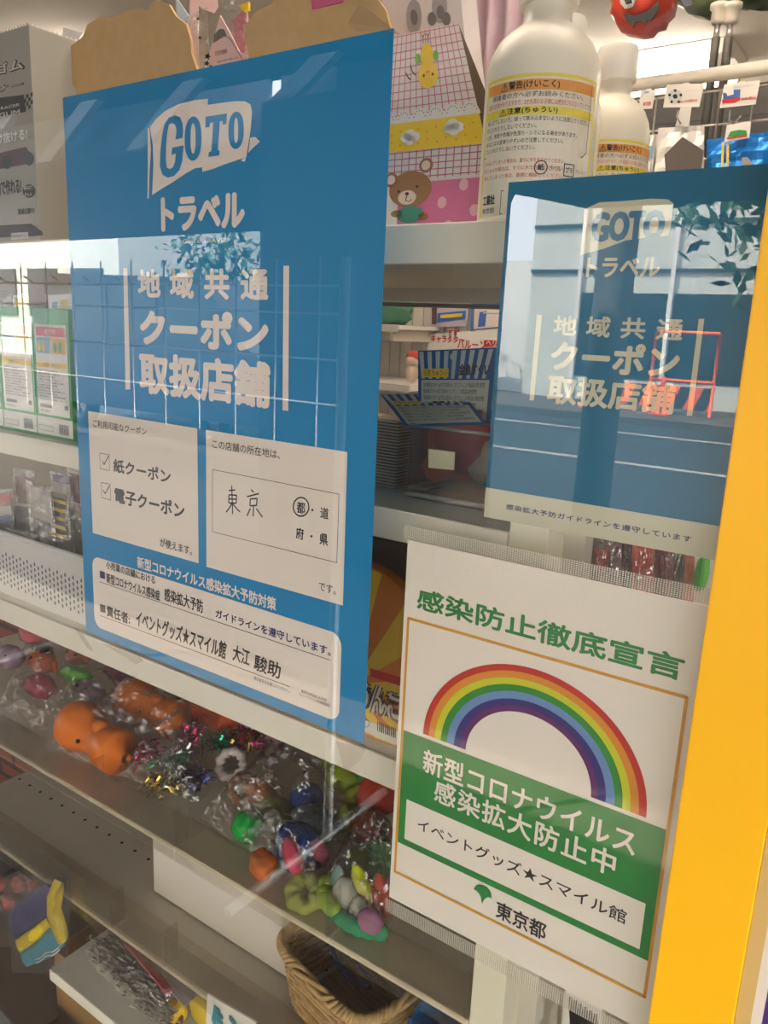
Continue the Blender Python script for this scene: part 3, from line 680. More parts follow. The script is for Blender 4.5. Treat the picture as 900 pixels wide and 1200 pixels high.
for (cx_, cy_, r_) in ((243, 66, 4.2), (242, 74, 3.5), (234, 44, 2.5), (232, 22, 2.2), (247, 78, 2.5)):
    mb.prism([tuple(at(cx_ + (r_ if k % 2 == 0 else r_ * .42) * math.sin(k * PI / 5 + .3), cy_ - (r_ if k % 2 == 0 else r_ * .42) * math.cos(k * PI / 5 + .3), .142)) for k in range(10)], (0, .0006, 0), black_p)
mb.build('printed_stars', t)
pinkc = mat('pale_pink_card', (234, 196, 190), .55)
t = card_stand('pink_leaflet', 'pale pink card with a dark notch beside the star pack', 'card', [(246, 60), (258, 18), (268, 36), (280, 60), (298, 70)], .15, .0015, pinkc)
MB().prism(px([(250, 50), (251, 40), (257, 34), (262, 34), (265, 41)], .1492), (0, .0007, 0), mat('notch_grey', (110, 106, 100), .6)).build('notch', t)
mb = MB(); tt = lambda b_, bl, tr: box_text(mb, .1495, b_, bl, tr, mat('ink_grey', (96, 88, 86), .5), 0, 1)
tt('取扱説明', (252, 66), (266, 57)); tt('使用後は', (254, 74), (280, 66)); mb.stroke([(at(262, 41, .149).x, at(262, 41, .149).z), (at(270, 46, .149).x, at(270, 46, .149).z), (at(284, 70, .149).x, at(284, 70, .149).z)], .0006, vface(.1495), black_p); mb.build('lettering', t)
t, q = pouch('toy_pack', 'pink and yellow toy pack hanging behind the pale pink card', 'pack', [(262, -6), (290, -8), (296, 72), (276, 66)], .19, .008, cello, S1)
mb = MB().prism(px([(272, 25), (288, 8), (290, 45), (284, 70), (276, 60)], .192), (0, .003, 0), mat('toy_pink', (226, 130, 150), .5)).prism(px([(280, 6), (291, 2), (291, 12), (286, 14)], .186), (0, .003, 0), yel_p); mb.build('contents', t, label='pink and yellow contents')
t = thing('price_card', 'pale blue hanging card behind the brown cloud shaped card', 'card', (.02, .2, S1))
MB().prism(px([(206, -4), (222, 20), (219, 30), (207, 28)], .21) , (0, .001, 0), mat('pale_blue_card', (196, 210, 222), .5)).prism([(at(207, 28, .2115).x, .2115, at(207, 28, .2115).z), (at(214, 28, .2115).x, .2115, at(214, 28, .2115).z), (at(214, 28, .2115).x, .2115, S1), (at(207, 28, .2115).x, .2115, S1)], (0, .001, 0), white_p).build('card', t)
t = card_stand('pink_leaflet', 'pale pink card with small lettering at the very top behind the star pack', 'card', [(222, -10), (252, -14), (255, 8), (251, 15), (240, 12), (232, 6)], .24, .001, pinkc)
t = card_stand('white_card', 'white card peeking between the grey carton and the brown card', 'card', [(73, 55), (74, 32), (97, 38), (90, 50), (92, 90)], .17, .001, white_p)

# gable topped paper box with a teddy bear print
t = thing('gable_box', 'pink checked gable top box with a teddy bear on the top shelf', 'box', (.32, .14, S1))
y = .108; ry = .129; xl, xr = .262, at(566, 220, y).x; zm = at(566, 168, y).z; rz = at(537, 27, ry); rl = .262
BLf, BRf, TRf, TLf = (xl, y, S1), (xr, y, S1), (xr, y, zm), (xl, y, zm)
G_TR, G_TL = (rz.x, ry, rz.z), (rl, ry, rz.z)
bp = mat('box_paper', (230, 222, 216), .45); brn = mat('box_inside', (128, 108, 88), .7)
mb = MB(); yb = .150
mb.poly([BLf, BRf, TRf, TLf], bp).poly([TLf, TRf, G_TR, G_TL], bp)
mb.poly([(xr, y, S1), (xr, yb, S1), (xr, yb, zm), (xr, y, zm)], bp).poly([(xr, yb, S1), (xl, yb, S1), (xl, yb, zm), (xr, yb, zm)], bp).poly([(xl, yb, S1), (xl, y, S1), (xl, y, zm), (xl, yb, zm)], bp)
mb.poly([(xr, yb, zm), (xl, yb, zm), G_TL, G_TR], bp).poly([(xl, y, zm), (xl, yb, zm), G_TL], bp)
inn = (rz.x - .006, ry, zm + .05)
mb.poly([(xr, y, zm), (xr, yb, zm), inn], brn).poly([(xr, y, zm), inn, G_TR], brn).poly([(xr, yb, zm), G_TR, inn], brn).poly([(xl, y, S1), (xl, yb, S1), (xr, yb, S1), (xr, y, S1)], bp)
mb.build('carton', t)
fA = bil(BLf, BRf, TRf, TLf, 1); fB = bil(TLf, TRf, G_TR, G_TL, 1)
fA2 = bil(BLf, BRf, TRf, TLf, 2); fB2 = bil(TLf, TRf, G_TR, G_TL, 2); fA3 = bil(BLf, BRf, TRf, TLf, 3); fB3 = bil(TLf, TRf, G_TR, G_TL, 3)
pk = mat('check_pink', (206, 108, 134), .5); pk2 = mat('panel_pink', (222, 120, 158), .5); dot = mat('dot_pink', (240, 186, 196), .5)
mb = MB(); L = lambda f, a, b, c, d: mb.poly([f(a, b), f(c, b), f(c, d), f(a, d)], pk)
for k in range(17): L(fB, k / 17 + .0, .28, k / 17 + .008, 1.0)
for k in range(11): L(fB, 0, .30 + k * .068, 1, .30 + k * .068 + .008)
for k in range(17): L(fA, k / 17, .66, k / 17 + .008, 1.0)
for k in range(5): L(fA, 0, .68 + k * .075, 1, .68 + k * .075 + .012)
mb.build('check_print', t, label='pink check pattern')
mb = MB(); mb.poly([fB2(0, .0), fB2(1, .0), fB2(1, .24), fB2(0, .24)], yel_p)
rnd = random.Random(2)
for k in range(26): mb.poly(circ(fB3, .04 + (k % 13) * .075, .05 + (k // 13) * .09 + (.03 if k % 2 else 0), .008, .008, 8), mat('dot_orange', (222, 140, 60), .5))
for cx_, cy_ in ((.42, .11), (.78, .15)):
    for dx, dy, r_ in ((-.04, 0, .04), (0, .02, .05), (.045, 0, .04), (0, -.02, .045)): mb.poly(circ(fB3, cx_ + dx, cy_ + dy, r_, r_ * 1.0, 14), white_p)
for k in range(7):
    cx_ = .07 + k * .145; mb.poly([fB2(cx_ + .075 * math.cos(a * PI / 12), .24 + .11 * math.sin(a * PI / 12)) for a in range(13)], white_p)
    for a in range(1, 8): mb.poly(circ(fB3, cx_ + .055 * math.cos(a * PI / 8), .245 + .08 * math.sin(a * PI / 8), .005, .006, 6), mat('lace_ink', (110, 70, 86), .5))
mb.build('yellow_band', t, label='yellow band with white clouds under a lace edge')
mb = MB(); mb.poly([fA2(.34, 0), fA2(1, 0), fA2(1, .62), fA2(.34, .62)], pk2).poly([fA2(0, 0), fA2(.34, 0), fA2(.34, .62), fA2(0, .62)], bp)
for cx_, cy_ in ((.7, .36), (.76, .08), (.86, .55), (.95, .25)): mb.poly(circ(fA3, cx_, cy_, .035, .07, 14), dot)
mb.text('入', .12, .18, .2, .34, fA3, ink); mb.build('pink_panel', t, label='pink dotted panel')
bb = mat('bear_brown', (166, 118, 74), .55); bear_l = mat('bear_line', (84, 52, 34), .6); teal = mat('bear_shirt', (64, 140, 120), .55); skin = mat('bear_muzzle', (236, 216, 196), .55)
up = lambda g_: (lambda a, b: g_(a, .13 + .87 * b))
fA4 = up(bil(BLf, BRf, TRf, TLf, 4)); fA5 = up(bil(BLf, BRf, TRf, TLf, 5))
mb = MB()
for cx_, cy_ in ((.28, .62), (.56, .78)): mb.poly(circ(fA4, cx_, cy_, .055, .1), bb).poly(circ(fA5, cx_, cy_, .035, .065), skin)
mb.poly(circ(fA4, .44, .47, .175, .25, 28), bb); mb.poly(circ(fA5, .42, .36, .075, .1), skin); mb.poly(circ(fA5, .45, .12, .11, .12, 20), teal).poly(circ(fA5, .34, .14, .05, .05), bb).poly(circ(fA5, .56, .08, .04, .05), bb)
fA6 = up(bil(BLf, BRf, TRf, TLf, 6))
for cx_, cy_, r_ in ((.35, .45, .012), (.50, .50, .012), (.42, .41, .016)): mb.poly(circ(fA6, cx_, cy_, r_, r_ * 1.6, 10), bear_l)
mb.stroke([(.42, .38), (.41, .32), (.44, .30), (.46, .33)], .008, fA6, bear_l); mb.build('bear_print', t, label='brown teddy bear print')
mb = MB(); ck = mat('chick_yellow', (236, 196, 60), .55)
fB4 = bil(TLf, TRf, G_TR, G_TL, 4)
mb.poly(circ(fB3, .60, .62, .10, .12, 24), ck).poly(circ(fB3, .60, .78, .07, .10, 20), ck)
for cx_ in (.50, .70): mb.poly(circ(fB4, cx_, .76, .03, .045, 12), mat('chick_green', (120, 168, 72), .5))
for cx_ in (.56, .65): mb.poly(circ(fB4, cx_, .61, .011, .013, 8), bear_l)
mb.poly(circ(fB4, .605, .635, .022, .012, 10), mat('chick_beak', (226, 130, 50), .5))
for x in (.57, .63): mb.stroke([(x, .88), (x, .93)], .008, fB4, bear_l); mb.stroke([(x - .02, .96), (x, .93), (x + .02, .96)], .008, fB4, bear_l)
mb.stroke([(.42, .72), (.44, .66), (.48, .62)], .01, fB4, bear_l); mb.stroke([(.37, .66), (.40, .61), (.43, .59)], .01, fB4, bear_l); mb.build('chick_print', t, label='yellow upside down chick print')

# tall white bag with grey ears, pink pleated paper behind
t = card_stand('paper_bag', 'tall white paper bag with grey rabbit ears behind the gable box', 'bag', [(446, 100), (448, -40), (536, -44), (546, 60), (552, 110)], .20, .03, mat('bag_white', (220, 212, 212), .55))
mb = MB(); e1 = mat('ear_grey', (168, 162, 162), .6); e2 = mat('ear_dark', (120, 114, 116), .6)
def el(u, v, ru, rv, mt, y, tilt=0):
    mb.prism([tuple(at(u + ru * math.cos(k * PI / 12) * math.cos(tilt) - rv * math.sin(k * PI / 12) * math.sin(tilt), v + rv * math.sin(k * PI / 12) * math.cos(tilt) + ru * math.cos(k * PI / 12) * math.sin(tilt), y)) for k in range(24)], (0, .0004, 0), mt)
el(485, 20, 9, 21, e1, .1994); el(485, 20, 4, 9, e2, .1988, -.1); el(515, 8, 9, 19, e1, .1994); el(506, 22, 5, 8, e2, .1986); el(516, 14, 4.5, 8, e2, .1986); el(523, 22, 5, 8, e2, .1986); mb.build('rabbit_print', t, label='grey rabbit ears and flower print')
pp_ = mat('pleat_pink', (224, 196, 204), .6)
t = thing('pleated_paper', 'pleated pale pink paper sheets between the gable box and the bottles', 'paper', (.33, .27, S1))
xa, xb2 = at(538, 60, .27).x, at(612, 60, .27).x
MB().sheet(lambda a, b: (xa + (xb2 - xa) * a, .27 + .010 * math.sin(a * 22) * (1 - .3 * b), S1 + .26 * b), 40, 4, pp_).sheet(lambda a, b: (xa + (xb2 - xa) * (1 - a), .284 + .002 * math.sin(a * 22), S1 + .26 * b), 40, 4, pp_).build('pleats', t, True)

# soap water bottles
plast = mat('bottle_plastic', (236, 230, 214), .35, sss=.3); capm = mat('bottle_cap', (240, 236, 226), .35)
lab = mat('bottle_label', (232, 224, 206), .4); lor = mat('label_orange', (228, 156, 70), .45); lye = mat('label_yellow', (232, 214, 80), .45); lred = mat('label_red', (206, 70, 56), .45)
def bottle(cx, cy, r, label, turn=0.0, flower=False, hs=1.0):
    t = thing('soap_bottle', label, 'bottle', (cx, cy, S1), 'white bottles on the top shelf')
    MB().lathe((cx, cy, S1), [(a_, b_ * hs) for a_, b_ in [(r * .93, 0), (r, .003), (r, .107), (r * .985, .114), (r * .93, .122), (r * .82, .131), (r * .66, .138), (r * .5, .143), (r * .42, .146), (r * .41, .160)]], plast, 56).build('body', t, auto=50)
    mb = MB().lathe((cx, cy, S1 + .158 * hs), [(r * .50, 0), (r * .52, .002), (r * .51, .026), (r * .47, .0295)], capm, 48); mb.build('cap', t, auto=40)
    def wrap(k=1):
        rr_ = r + .0003 * k; base = math.atan2(CAM.y - cy, CAM.x - cx) + turn
        return lambda a, b: (cx + rr_ * math.cos(base + a / r), cy + rr_ * math.sin(base + a / r), S1 + b * hs * 1.03)
    mb = MB(); f = wrap(1); f2_ = wrap(2); f3_ = wrap(3)
    def rect(f, x0, x1, z0, z1, mt, n=14):
        for i in range(n):
            a, b = x0 + (x1 - x0) * i / n, x0 + (x1 - x0) * (i + 1) / n
            mb.poly([f(a, z0), f(b, z0), f(b, z1), f(a, z1)], mt)
    w = .046
    rect(f, -w, w, .004, .098, lye); rect(f2_, -w + .003, w - .003, .004, .0955, lab)
    rect(f3_, -w + .004, w - .004, .087, .094, lor); rect(f3_, -w + .004, w - .004, .071, .0765, lye)
    f4_ = wrap(4)
    T = lambda s, a, b, c, d, mt, bo=0.0: mb.text(s, a, b, c, d, f4_, mt, bo)
    T('⚠警告(けいこく)', -.028, .0875, .012, .0935, ink, .02); T('⚠注意(ちゅうい)', -.028, .0715, .012, .0762, ink, .02)
    T('保護者の方へ必ずお読みください。', -.036, .0825, .03, .0862, ink); T('誤飲の危険がありますので、3才未満のお子様には絶対に与えないでください。', -.040, .0775, .04, .0812, lred)
    for i, s_ in enumerate(('飲んだりしないで、誤って飲み込まないように注意してください。', '目に入れたりしないでください。', '火気、床面や衣類が色落ち・シミになる場合があります。', '床などは大変滑りやすいので注意してください。', '口に入れたりしないでください。')):
        T(s_, -.040, .067 - i * .0048, -.040 + .0026 * len(s_), .0702 - i * .0048, ink)
    mb.stroke([(-.042, .0455), (.034, .0455), (.038, .049), (.038, .095)], .0005, f4_, ink)
    T('飲み込んでしまった場合は、直ちに水を飲ませてください。', -.040, .0395, .02, .0425, lred); T('目に入った場合は、すぐに水で洗ってください。', -.040, .0345, .02, .0375, lred); T('飲んでしまった場合、医師に相談してください。', -.040, .0295, .02, .0325, lred)
    mb.stroke([(.004 + .0042 * math.cos(k * PI / 8), .036 + .0045 * math.sin(k * PI / 8)) for k in range(16)], .0007, f4_, ink, True); T('紙', .0018, .034, .0062, .0385, ink, .03); T('ラベル', .0095, .034, .0175, .0375, ink)
    mb.stroke([(.020, .0315), (.0275, .0315), (.0275, .0395), (.020, .0395)], .0007, f4_, ink, True); T('プラ', .0212, .0335, .0265, .0375, ink, .02); T('ボトル・キャップ', .0295, .034, .040, .037, ink)
    T('工業社', -.040, .012, -.027, .019, ink, .03); T('東京都', -.040, .006, -.027, .010, ink); mb.stroke([(-.022, .005), (.01, .005), (.01, .021), (-.022, .021)], .0005, f4_, ink, True); T('STマーク', -.016, .008, .006, .017, ink, .02)
    if flower:
        f5 = wrap(1); rect(f5, w + .008, w + .04, .004, .092, yel_p)
        for cx_, cz_, c in ((.062, .05, 'flower_blue'), (.068, .062, 'flower_pink'), (.06, .038, 'flower_grey')):
            mc = mat(c, dict(flower_blue=(84, 110, 190), flower_pink=(214, 120, 150), flower_grey=(150, 160, 110))[c], .5)
            for k in range(5): mb.poly(circ(lambda a, b: wrap(3)(a, b), cx_ + .0045 * math.cos(k * 1.257), cz_ + .0045 * math.sin(k * 1.257), .0036, .0036, 10), mc)
    mb.build('printed_label', t, label='yellow edged label with warning text')
    return t
bottle(.427, .10, .040, 'white bottle nearest the glass with a cream warning label', -.02, hs=.918)
bottle(.389, .212, .037, 'white bottle hidden halfway behind the nearest bottle', -.1, hs=.94)
bottle(.395, .324, .037, 'third white bottle from the glass with its cap in view', .55, True)

# ------------------------------------------------------------------ second shelf
S2 = SZ['b'] + .0003; S3 = SZ['c'] + .0003; S4 = SZ['d'] + .0026; S5 = SZ['e'] + .0026; S6 = SZ['g'] + .0003
gbx = mat('green_box', (44, 150, 70), .4); pic_b = mat('picture_blue', (120, 170, 196), .5); pic_y = mat('picture_yellow', (222, 180, 70), .5); lab_w = mat('label_white', (222, 220, 210), .45); line_g = mat('label_lines', (120, 120, 116), .5)
def green_box(x0, label):
    y = .07; w = .0695; z1 = 1.2785
    t = thing('green_box', label, 'box', (x0 + w / 2, y + .02, S2), 'green boxes in a row')
    MB().box(x0, x0 + w, y, y + .045, S2, z1, gbx, .0006).build('carton', t)
    mb = MB(); f, g, h = vface(y, 1), vface(y, 2), vface(y, 3)
    X = lambda a: x0 + w * a; Z = lambda b: S2 + (z1 - S2) * b
    R = lambda ff, a, b, c, d, m_: mb.poly([ff(X(a), Z(b)), ff(X(c), Z(b)), ff(X(c), Z(d)), ff(X(a), Z(d))], m_)
    R(f, .06, .18, .94, .88, lab_w); R(f, .0, .02, 1, .16, lab_w); R(g, .1, .79, .9, .86, red_p); R(g, .1, .66, .48, .78, pic_b); R(g, .52, .66, .9, .78, pic_y); R(g, .06, .55, .94, .59, yel_p)
    mb.text('遊び方', X(.34), Z(.805), X(.66), Z(.845), h, white_p, .02)
    mb.prism if 0 else None
    for a in (.18, .3, .62, .76): mb.poly(circ(h, X(a), Z(.71), w * .05, w * .09, 10), gbx if a > .5 else pic_y)
    mb.text('注意(ちゅうい)', X(.25), Z(.555), X(.75), Z(.585), h, ink)
    rn = random.Random(4)
    for i in range(11): mb.text('使用前に必ず説明書をお読みください'[:rn.randint(9, 17)], X(.1), Z(.515 - i * .022), X(rn.uniform(.55, .9)), Z(.529 - i * .022), g, ink)
    R(g, .12, .235, .45, .26, line_g); R(g, .8, .235, .9, .27, line_g); mb.text('株式会社', X(.12), Z(.2), X(.4), Z(.222), g, ink)
    mb.stroke([(X(.06), Z(.05)), (X(.45), Z(.05)), (X(.45), Z(.09)), (X(.06), Z(.09))], .0004, g, ink, True)
    for i in range(14): R(g, .62 + i * .02, .04, .62 + i * .02 + (.012 if i % 3 else .006), .12, ink)
    mb.build('printed_label', t, label='white instruction label with red heading'); return t
green_box(-.1735, 'green box nearest the left poster on the second shelf'); green_box(-.2450, 'green box second from the left poster on the second shelf'); green_box(-.3165, 'green box at the left edge of view on the second shelf')
def tag_card(pts, y, label, z0, deco, name='price_card', group='price cards behind the green boxes'):
    P = px(pts, y); c = P[0]
    t = thing(name, label, 'card', (c[0], y, z0), group)
    MB().prism(P, (0, .001, 0), white_p).prism([(P[3][0] + .002, y + .0011, z0), (P[2][0] - .002, y + .0011, z0), (P[2][0] - .002, y + .0011, P[2][2] + .003), (P[3][0] + .002, y + .0011, P[3][2] + .003)], (0, .001, 0), white_p).build('card', t)
    mb = MB(); deco(mb, y - .0004); mb.build('printing', t); return t
tag_card([(15, 346), (30, 344), (31, 362), (16, 362)], .16, 'white card with yellow patch behind the middle green box', S2, lambda mb, y: mb.poly(px([(18, 350), (28, 349), (28, 360), (19, 360)], y), yel_p))
tag_card([(56, 346), (86, 344), (88, 362), (57, 362)], .16, 'white card with a picture and yellow lines behind the right green box', S2, lambda mb, y: (mb.poly(px([(61, 355), (67, 353), (67, 361), (61, 361)], y), pic_b), mb.poly(px([(71, 352), (79, 351), (79, 356), (71, 357)], y), yel_p), mb.poly(px([(71, 358), (82, 357), (82, 361), (71, 362)], y), yel_p)))
t, q = pouch('clear_pouch', 'clear pouch standing behind the green boxes', 'pouch', [(-14, 342), (15, 340), (17, 375), (-14, 378)], .19, .012, cello, S2)

clear_b = film('clear_box', (246, 242, 236), .3, .06, haze=.03, hazecol=(214, 206, 194)); clear_rim = film('clear_rim', (238, 234, 226), .4, .1, haze=.45, hazecol=(214, 208, 198))
# clear tub with striped header cards
t = thing('clear_tub', 'clear plastic tub with a cream sticker and striped header cards on the second shelf', 'tub', (.355, .14, S2))
x0, x1 = at(478, 560, .10).x, at(574, 560, .10).x; zt = at(500, 500, .10).z
mb = MB(); 
for a, b, c, d in ((x0, x1, .10, .1012), (x0, x1, .2, .2012), (x0, x0 + .0012, .1012, .2), (x1 - .0012, x1, .1012, .2)): mb.box(a, b, c, d, S2, zt, clear_b)
mb.box(x0 + .0012, x1 - .0012, .1012, .2, S2, S2 + .001, clear_b); mb.build('walls', t)
MB().tube([(x0, .10, S2 + .003), (x1, .10, S2 + .003), (x1, .2, S2 + .003), (x0, .2, S2 + .003)], .0028, clear_rim, 8, True).build('base_rim', t, True)
MB().tube([(x0, .10, zt), (x1, .10, zt), (x1, .2, zt), (x0, .2, zt)], .0016, clear_rim, 8, True).build('top_rim', t, True)
MB().prism(px([(502, 526), (533, 530), (532, 551), (502, 548)], .0993), (0, .0004, 0), mat('sticker_cream', (232, 222, 186), .5)).build('sticker', t, label='cream square sticker')
hb = mat('header_blue', (30, 86, 150), .45); hw = mat('header_white', (186, 194, 200), .45)
def header(c4, label):
    BL, BR, TR, TL = map(Vector, c4); mb = MB(); n = (BR - BL).cross(TL - BL).normalized()
    if n.dot(CAM - BL) < 0: n = -n
    mb.prism([tuple(BL), tuple(BR), tuple(TR), tuple(TL)], tuple(n * -.0008), hb)
    f = bil(BL, BR, TR, TL, 1); g = bil(BL, BR, TR, TL, 2); h = bil(BL, BR, TR, TL, 3)
    for k in range(9):
        a = k / 9; mb.poly([f(.5 + (a - .5) * .9 + .0, .6), f(.5 + (a - .5) * .9 + .045, .6), f(a + .075, .98), f(a + .015, .98)], hw)
    mb.poly([g(.05, .05), g(.95, .05), g(.95, .58), g(.05, .58)], mat('header_panel', (196, 196, 184), .5)); mb.poly([h(.06, .62), h(.42, .62), h(.42, .74), h(.06, .74)], yel_p)
    g2_ = bil(BL, BR, TR, TL, 4); mb.text('注意 ちゅうい', .08, .64, .4, .73, g2_, ink)
    for i in range(5): mb.text('保護者の方へ必ずお読みくださいこの商品は飲食物', .08, .48 - i * .09, .9 - .1 * (i % 2), .55 - i * .09, h, ink)
    mb.text('金魚すくい', .55, .64, .95, .8, h, ink, .03)
    mb.poly(circ(h, .47, .9, .035, .05, 12), hw); return mb
c4 = [at(490, 492, .135), at(574, 497, .135), at(582, 407, .135), at(490, 411, .135)]
header(c4, '').build('header_card', t, label='upright blue and white rayed header card')
c4 = [at(475, 500, .097), at(571, 497, .097), at(543, 461, .15), at(446, 462, .15)]
header(c4, '').build('header_card', t, label='folded over blue and white rayed header card')
mb = MB().blob((.36, .15, S2 + .05), (.03, .03, .028), mat('toy_red', (186, 62, 44), .4), 3, .5, 2, 1).blob((.345, .145, S2 + .03), (.024, .025, .02), mat('toy_orange', (206, 110, 66), .4), 3, .5, 2, 4).blob((.38, .15, S2 + .035), (.02, .02, .022), white_p, 3, .5, 2, 2); mb.build('contents', t, True, label='red orange and white toys')
# stack of clear trays
t = thing('tray_stack', 'stack of thin clear trays between the left poster and the clear tub', 'trays', (.27, .15, S2))
for k in range(22):
    z = S2 + .0005 + k * .0028; a, b = at(425, 560, .12).x, at(464, 560, .12).x
    MB().box(a, b, .12, .21, z, z + .0012, clear_rim).box(a + .002, b - .002, .1205, .209, z + .0013, z + .0024, clear_b).build('tray', t)
MB().sheet(lambda a, b: (at(432, 480, .12).x + .036 * a, .12 + .07 * b, S2 + .064 + .003 * math.sin(a * 4 + b * 3) + .003 * b), 10, 10, cello).build('cover_film', t, label='crinkled clear film')

# ------------------------------------------------------------------ third shelf
t = thing('orange_pack', 'orange and yellow rayed pack with round top between the left poster and the rainbow sheet', 'pack', (.31, .08, S3))
y = .072; cxp = at(412, 700, y).x; zc = at(430, 720, y).z; rad = .072
zt_ = at(432, 668, y).z
prof = [(cxp - rad, y, S3), (cxp + rad, y, S3)] + [(cxp + rad * math.cos(k * PI / 20), y, zt_ - .04 + .045 * math.sin(k * PI / 20)) for k in range(21)]
opk = mat('pack_orange', (214, 120, 40), .35); oyl = mat('pack_ray', (232, 190, 50), .35)
MB().prism(prof, (0, .012, 0), opk).build('pack', t)
mb = MB(); f = vface(y, 1); c0 = (cxp + .005, S3 + .045)
def clip(a, r): 
    x = c0[0] + r * math.cos(a); z = c0[1] + r * math.sin(a); return (max(cxp - rad + .001, min(cxp + rad - .001, x)), max(S3 + .001, min(z, zt_ - .04 + .045 * math.sqrt(max(0, 1 - ((x - cxp) / rad) ** 2)) - .001)))
for k in range(14):
    a0 = k * 2 * PI / 14; mb.poly([f(*c0), f(*clip(a0, .12)), f(*clip(a0 + .2, .12))], oyl)
pz = lambda u, v: at(u, v, y - .0008)
mb.poly([pz(423, 842), pz(477, 862), pz(477, 878), pz(423, 856)], lab_w)
for i in range(10): mb.poly([at(442 + i * 2.3, 845 + i * .9, y - .0012), at(443 + i * 2.3 + (i % 3) * .3, 845.4 + i * .9, y - .0012), at(443 + i * 2.3 + (i % 3) * .3, 857 + i * .9, y - .0012), at(442 + i * 2.3, 856.6 + i * .9, y - .0012)], ink)
mb.stroke([(at(430 + 4 * math.cos(k * PI / 6), 842 + 4.5 * math.sin(k * PI / 6) + 5, y).x, at(430 + 4 * math.cos(k * PI / 6), 847 + 4.5 * math.sin(k * PI / 6), y).z) for k in range(12)], .0006, vface(y, 4), ink, True)
mb.poly([pz(434, 783), pz(470, 794), pz(470, 804), pz(434, 793)], red_p)
for s_, bo, m_, k in (('うんこ', .16, black_p, 3), ('うんこ', .07, lab_w, 5), ('うんこ', .0, mat('poo_brown', (120, 84, 50), .5), 7)): box_text(mb, y, s_, (416, 828), (474, 812), m_, bo, k)
mb.build('printing', t, label='yellow rays with rounded brown lettering and barcode panel')
t = thing('brown_carton', 'dark brown carton standing behind the orange pack', 'box', (.33, .2, S3))
MB().box(.22, .43, .15, .26, S3, S3 + .16, mat('dark_carton', (112, 88, 66), .7), .001).build('carton', t); MB().box(.22, .43, .195, .215, S3 + .1602, S3 + .161, kraft).build('parcel_tape', t)
# white slotted basket with packets
t = thing('slotted_basket', 'white slotted plastic basket at the left end of the third shelf', 'basket', (-.2, .14, S3))
wpl = mat('basket_white', (204, 202, 198), .45); hol = mat('basket_hole', (96, 94, 104), .7)
x0, x1, y0, y1, zt = -.36, -.085, .068, .2, at(60, 650, .068).z + .008
mb = MB()
for a, b, c, d in ((x0, x1, y0, y0 + .003), (x0, x1, y1 - .003, y1), (x0, x0 + .003, y0 + .003, y1 - .003), (x1 - .003, x1, y0 + .003, y1 - .003)): mb.box(a, b, c, d, S3, zt, wpl)
mb.box(x0 + .003, x1 - .003, y0 + .003, y1 - .003, S3, S3 + .002, wpl)
n = 0
for i in range(34):
    for j in range(6):
        x = x0 + .006 + i * .008; z = S3 + .014 + j * .0075 + (.0 if i % 2 else .0037)
        if z < zt - .012: mb.poly([(x + .0018 * math.cos(k * PI / 4), y0 - .0003, z + .0027 * math.sin(k * PI / 4)) for k in range(8)], hol)
mb.build('tub', t, label='white sides with rows of slots')
MB().tube([(x0, y0, zt), (x1, y0, zt), (x1, y1, zt), (x0, y1, zt)], .0035, wpl, 8, True).build('rim', t, True)
def packet(pts, y, label, cols, zb=None, depth=.010, film_m=None):
    t, q = pouch('toy_packet', label, 'packet', pts, y, depth, film_m or cello, zb, 'packets in the slotted basket')
    u0 = sum(p[0] for p in pts) / 4; v0 = sum(p[1] for p in pts) / 4
    for k, (nm, c) in enumerate(cols):
        sh = [(u0 + (p[0] - u0) * .78, v0 + (p[1] - v0) * (.78 - .1 * k)) for p in pts]
        h = (sh[2][1] - sh[1][1]) / len(cols)
        quad_ = [(sh[0][0], sh[0][1] + k * h), (sh[1][0], sh[1][1] + k * h), (sh[1][0] * .5 + sh[2][0] * .5, sh[1][1] + (k + .9) * h), (sh[0][0] * .5 + sh[3][0] * .5, sh[0][1] + (k + .9) * h)]
        MB().prism(px(quad_, y - .001 * (k + 1)), (0, .0012, 0), mat(nm, c, .4)).build('insert', t)
    return t
zb = S3 + .003
packet([(-10, 575), (14, 572), (17, 625), (-8, 622)], .10, 'red white and blue packet at the far left of the slotted basket', [('pk_red', (190, 60, 56)), ('pk_white', (216, 210, 206)), ('pk_blue', (66, 92, 150))], zb)
packet([(14, 548), (40, 552), (46, 640), (20, 632)], .12, 'dark packet with grey window second from the left in the basket', [('pk_maroon', (110, 52, 50)), ('pk_grey', (140, 134, 130))], zb)
packet([(30, 562), (62, 572), (66, 625), (36, 612)], .085, 'silvery clear packet in the middle of the slotted basket', [('pk_silver', (176, 168, 160))], zb)
t = packet([(56, 575), (80, 580), (86, 640), (60, 630)], .095, 'yellow and black striped packet in the slotted basket', [('pk_black', (52, 48, 44))], zb)
for k in range(5): MB().prism(px([(59, 583 + k * 10), (76, 588 + k * 10), (77, 592 + k * 10), (60, 587 + k * 10)], .0918), (0, .0006, 0), yel_p).build('stripe', t)
packet([(58, 552), (84, 556), (86, 582), (62, 576)], .125, 'purple and pale packet topmost in the slotted basket', [('pk_purple', (116, 84, 150)), ('pk_pale', (214, 200, 196))], zb)
packet([(78, 548), (92, 552), (97, 600), (84, 590)], .14, 'deep red packet against the poster edge in the basket', [('pk_deepred', (156, 32, 40))], zb)
packet([(4, 618), (44, 626), (50, 668), (6, 660)], .078, 'milky packet with grey print leaning on the basket front', [('pk_milky', (190, 180, 170))], zb)

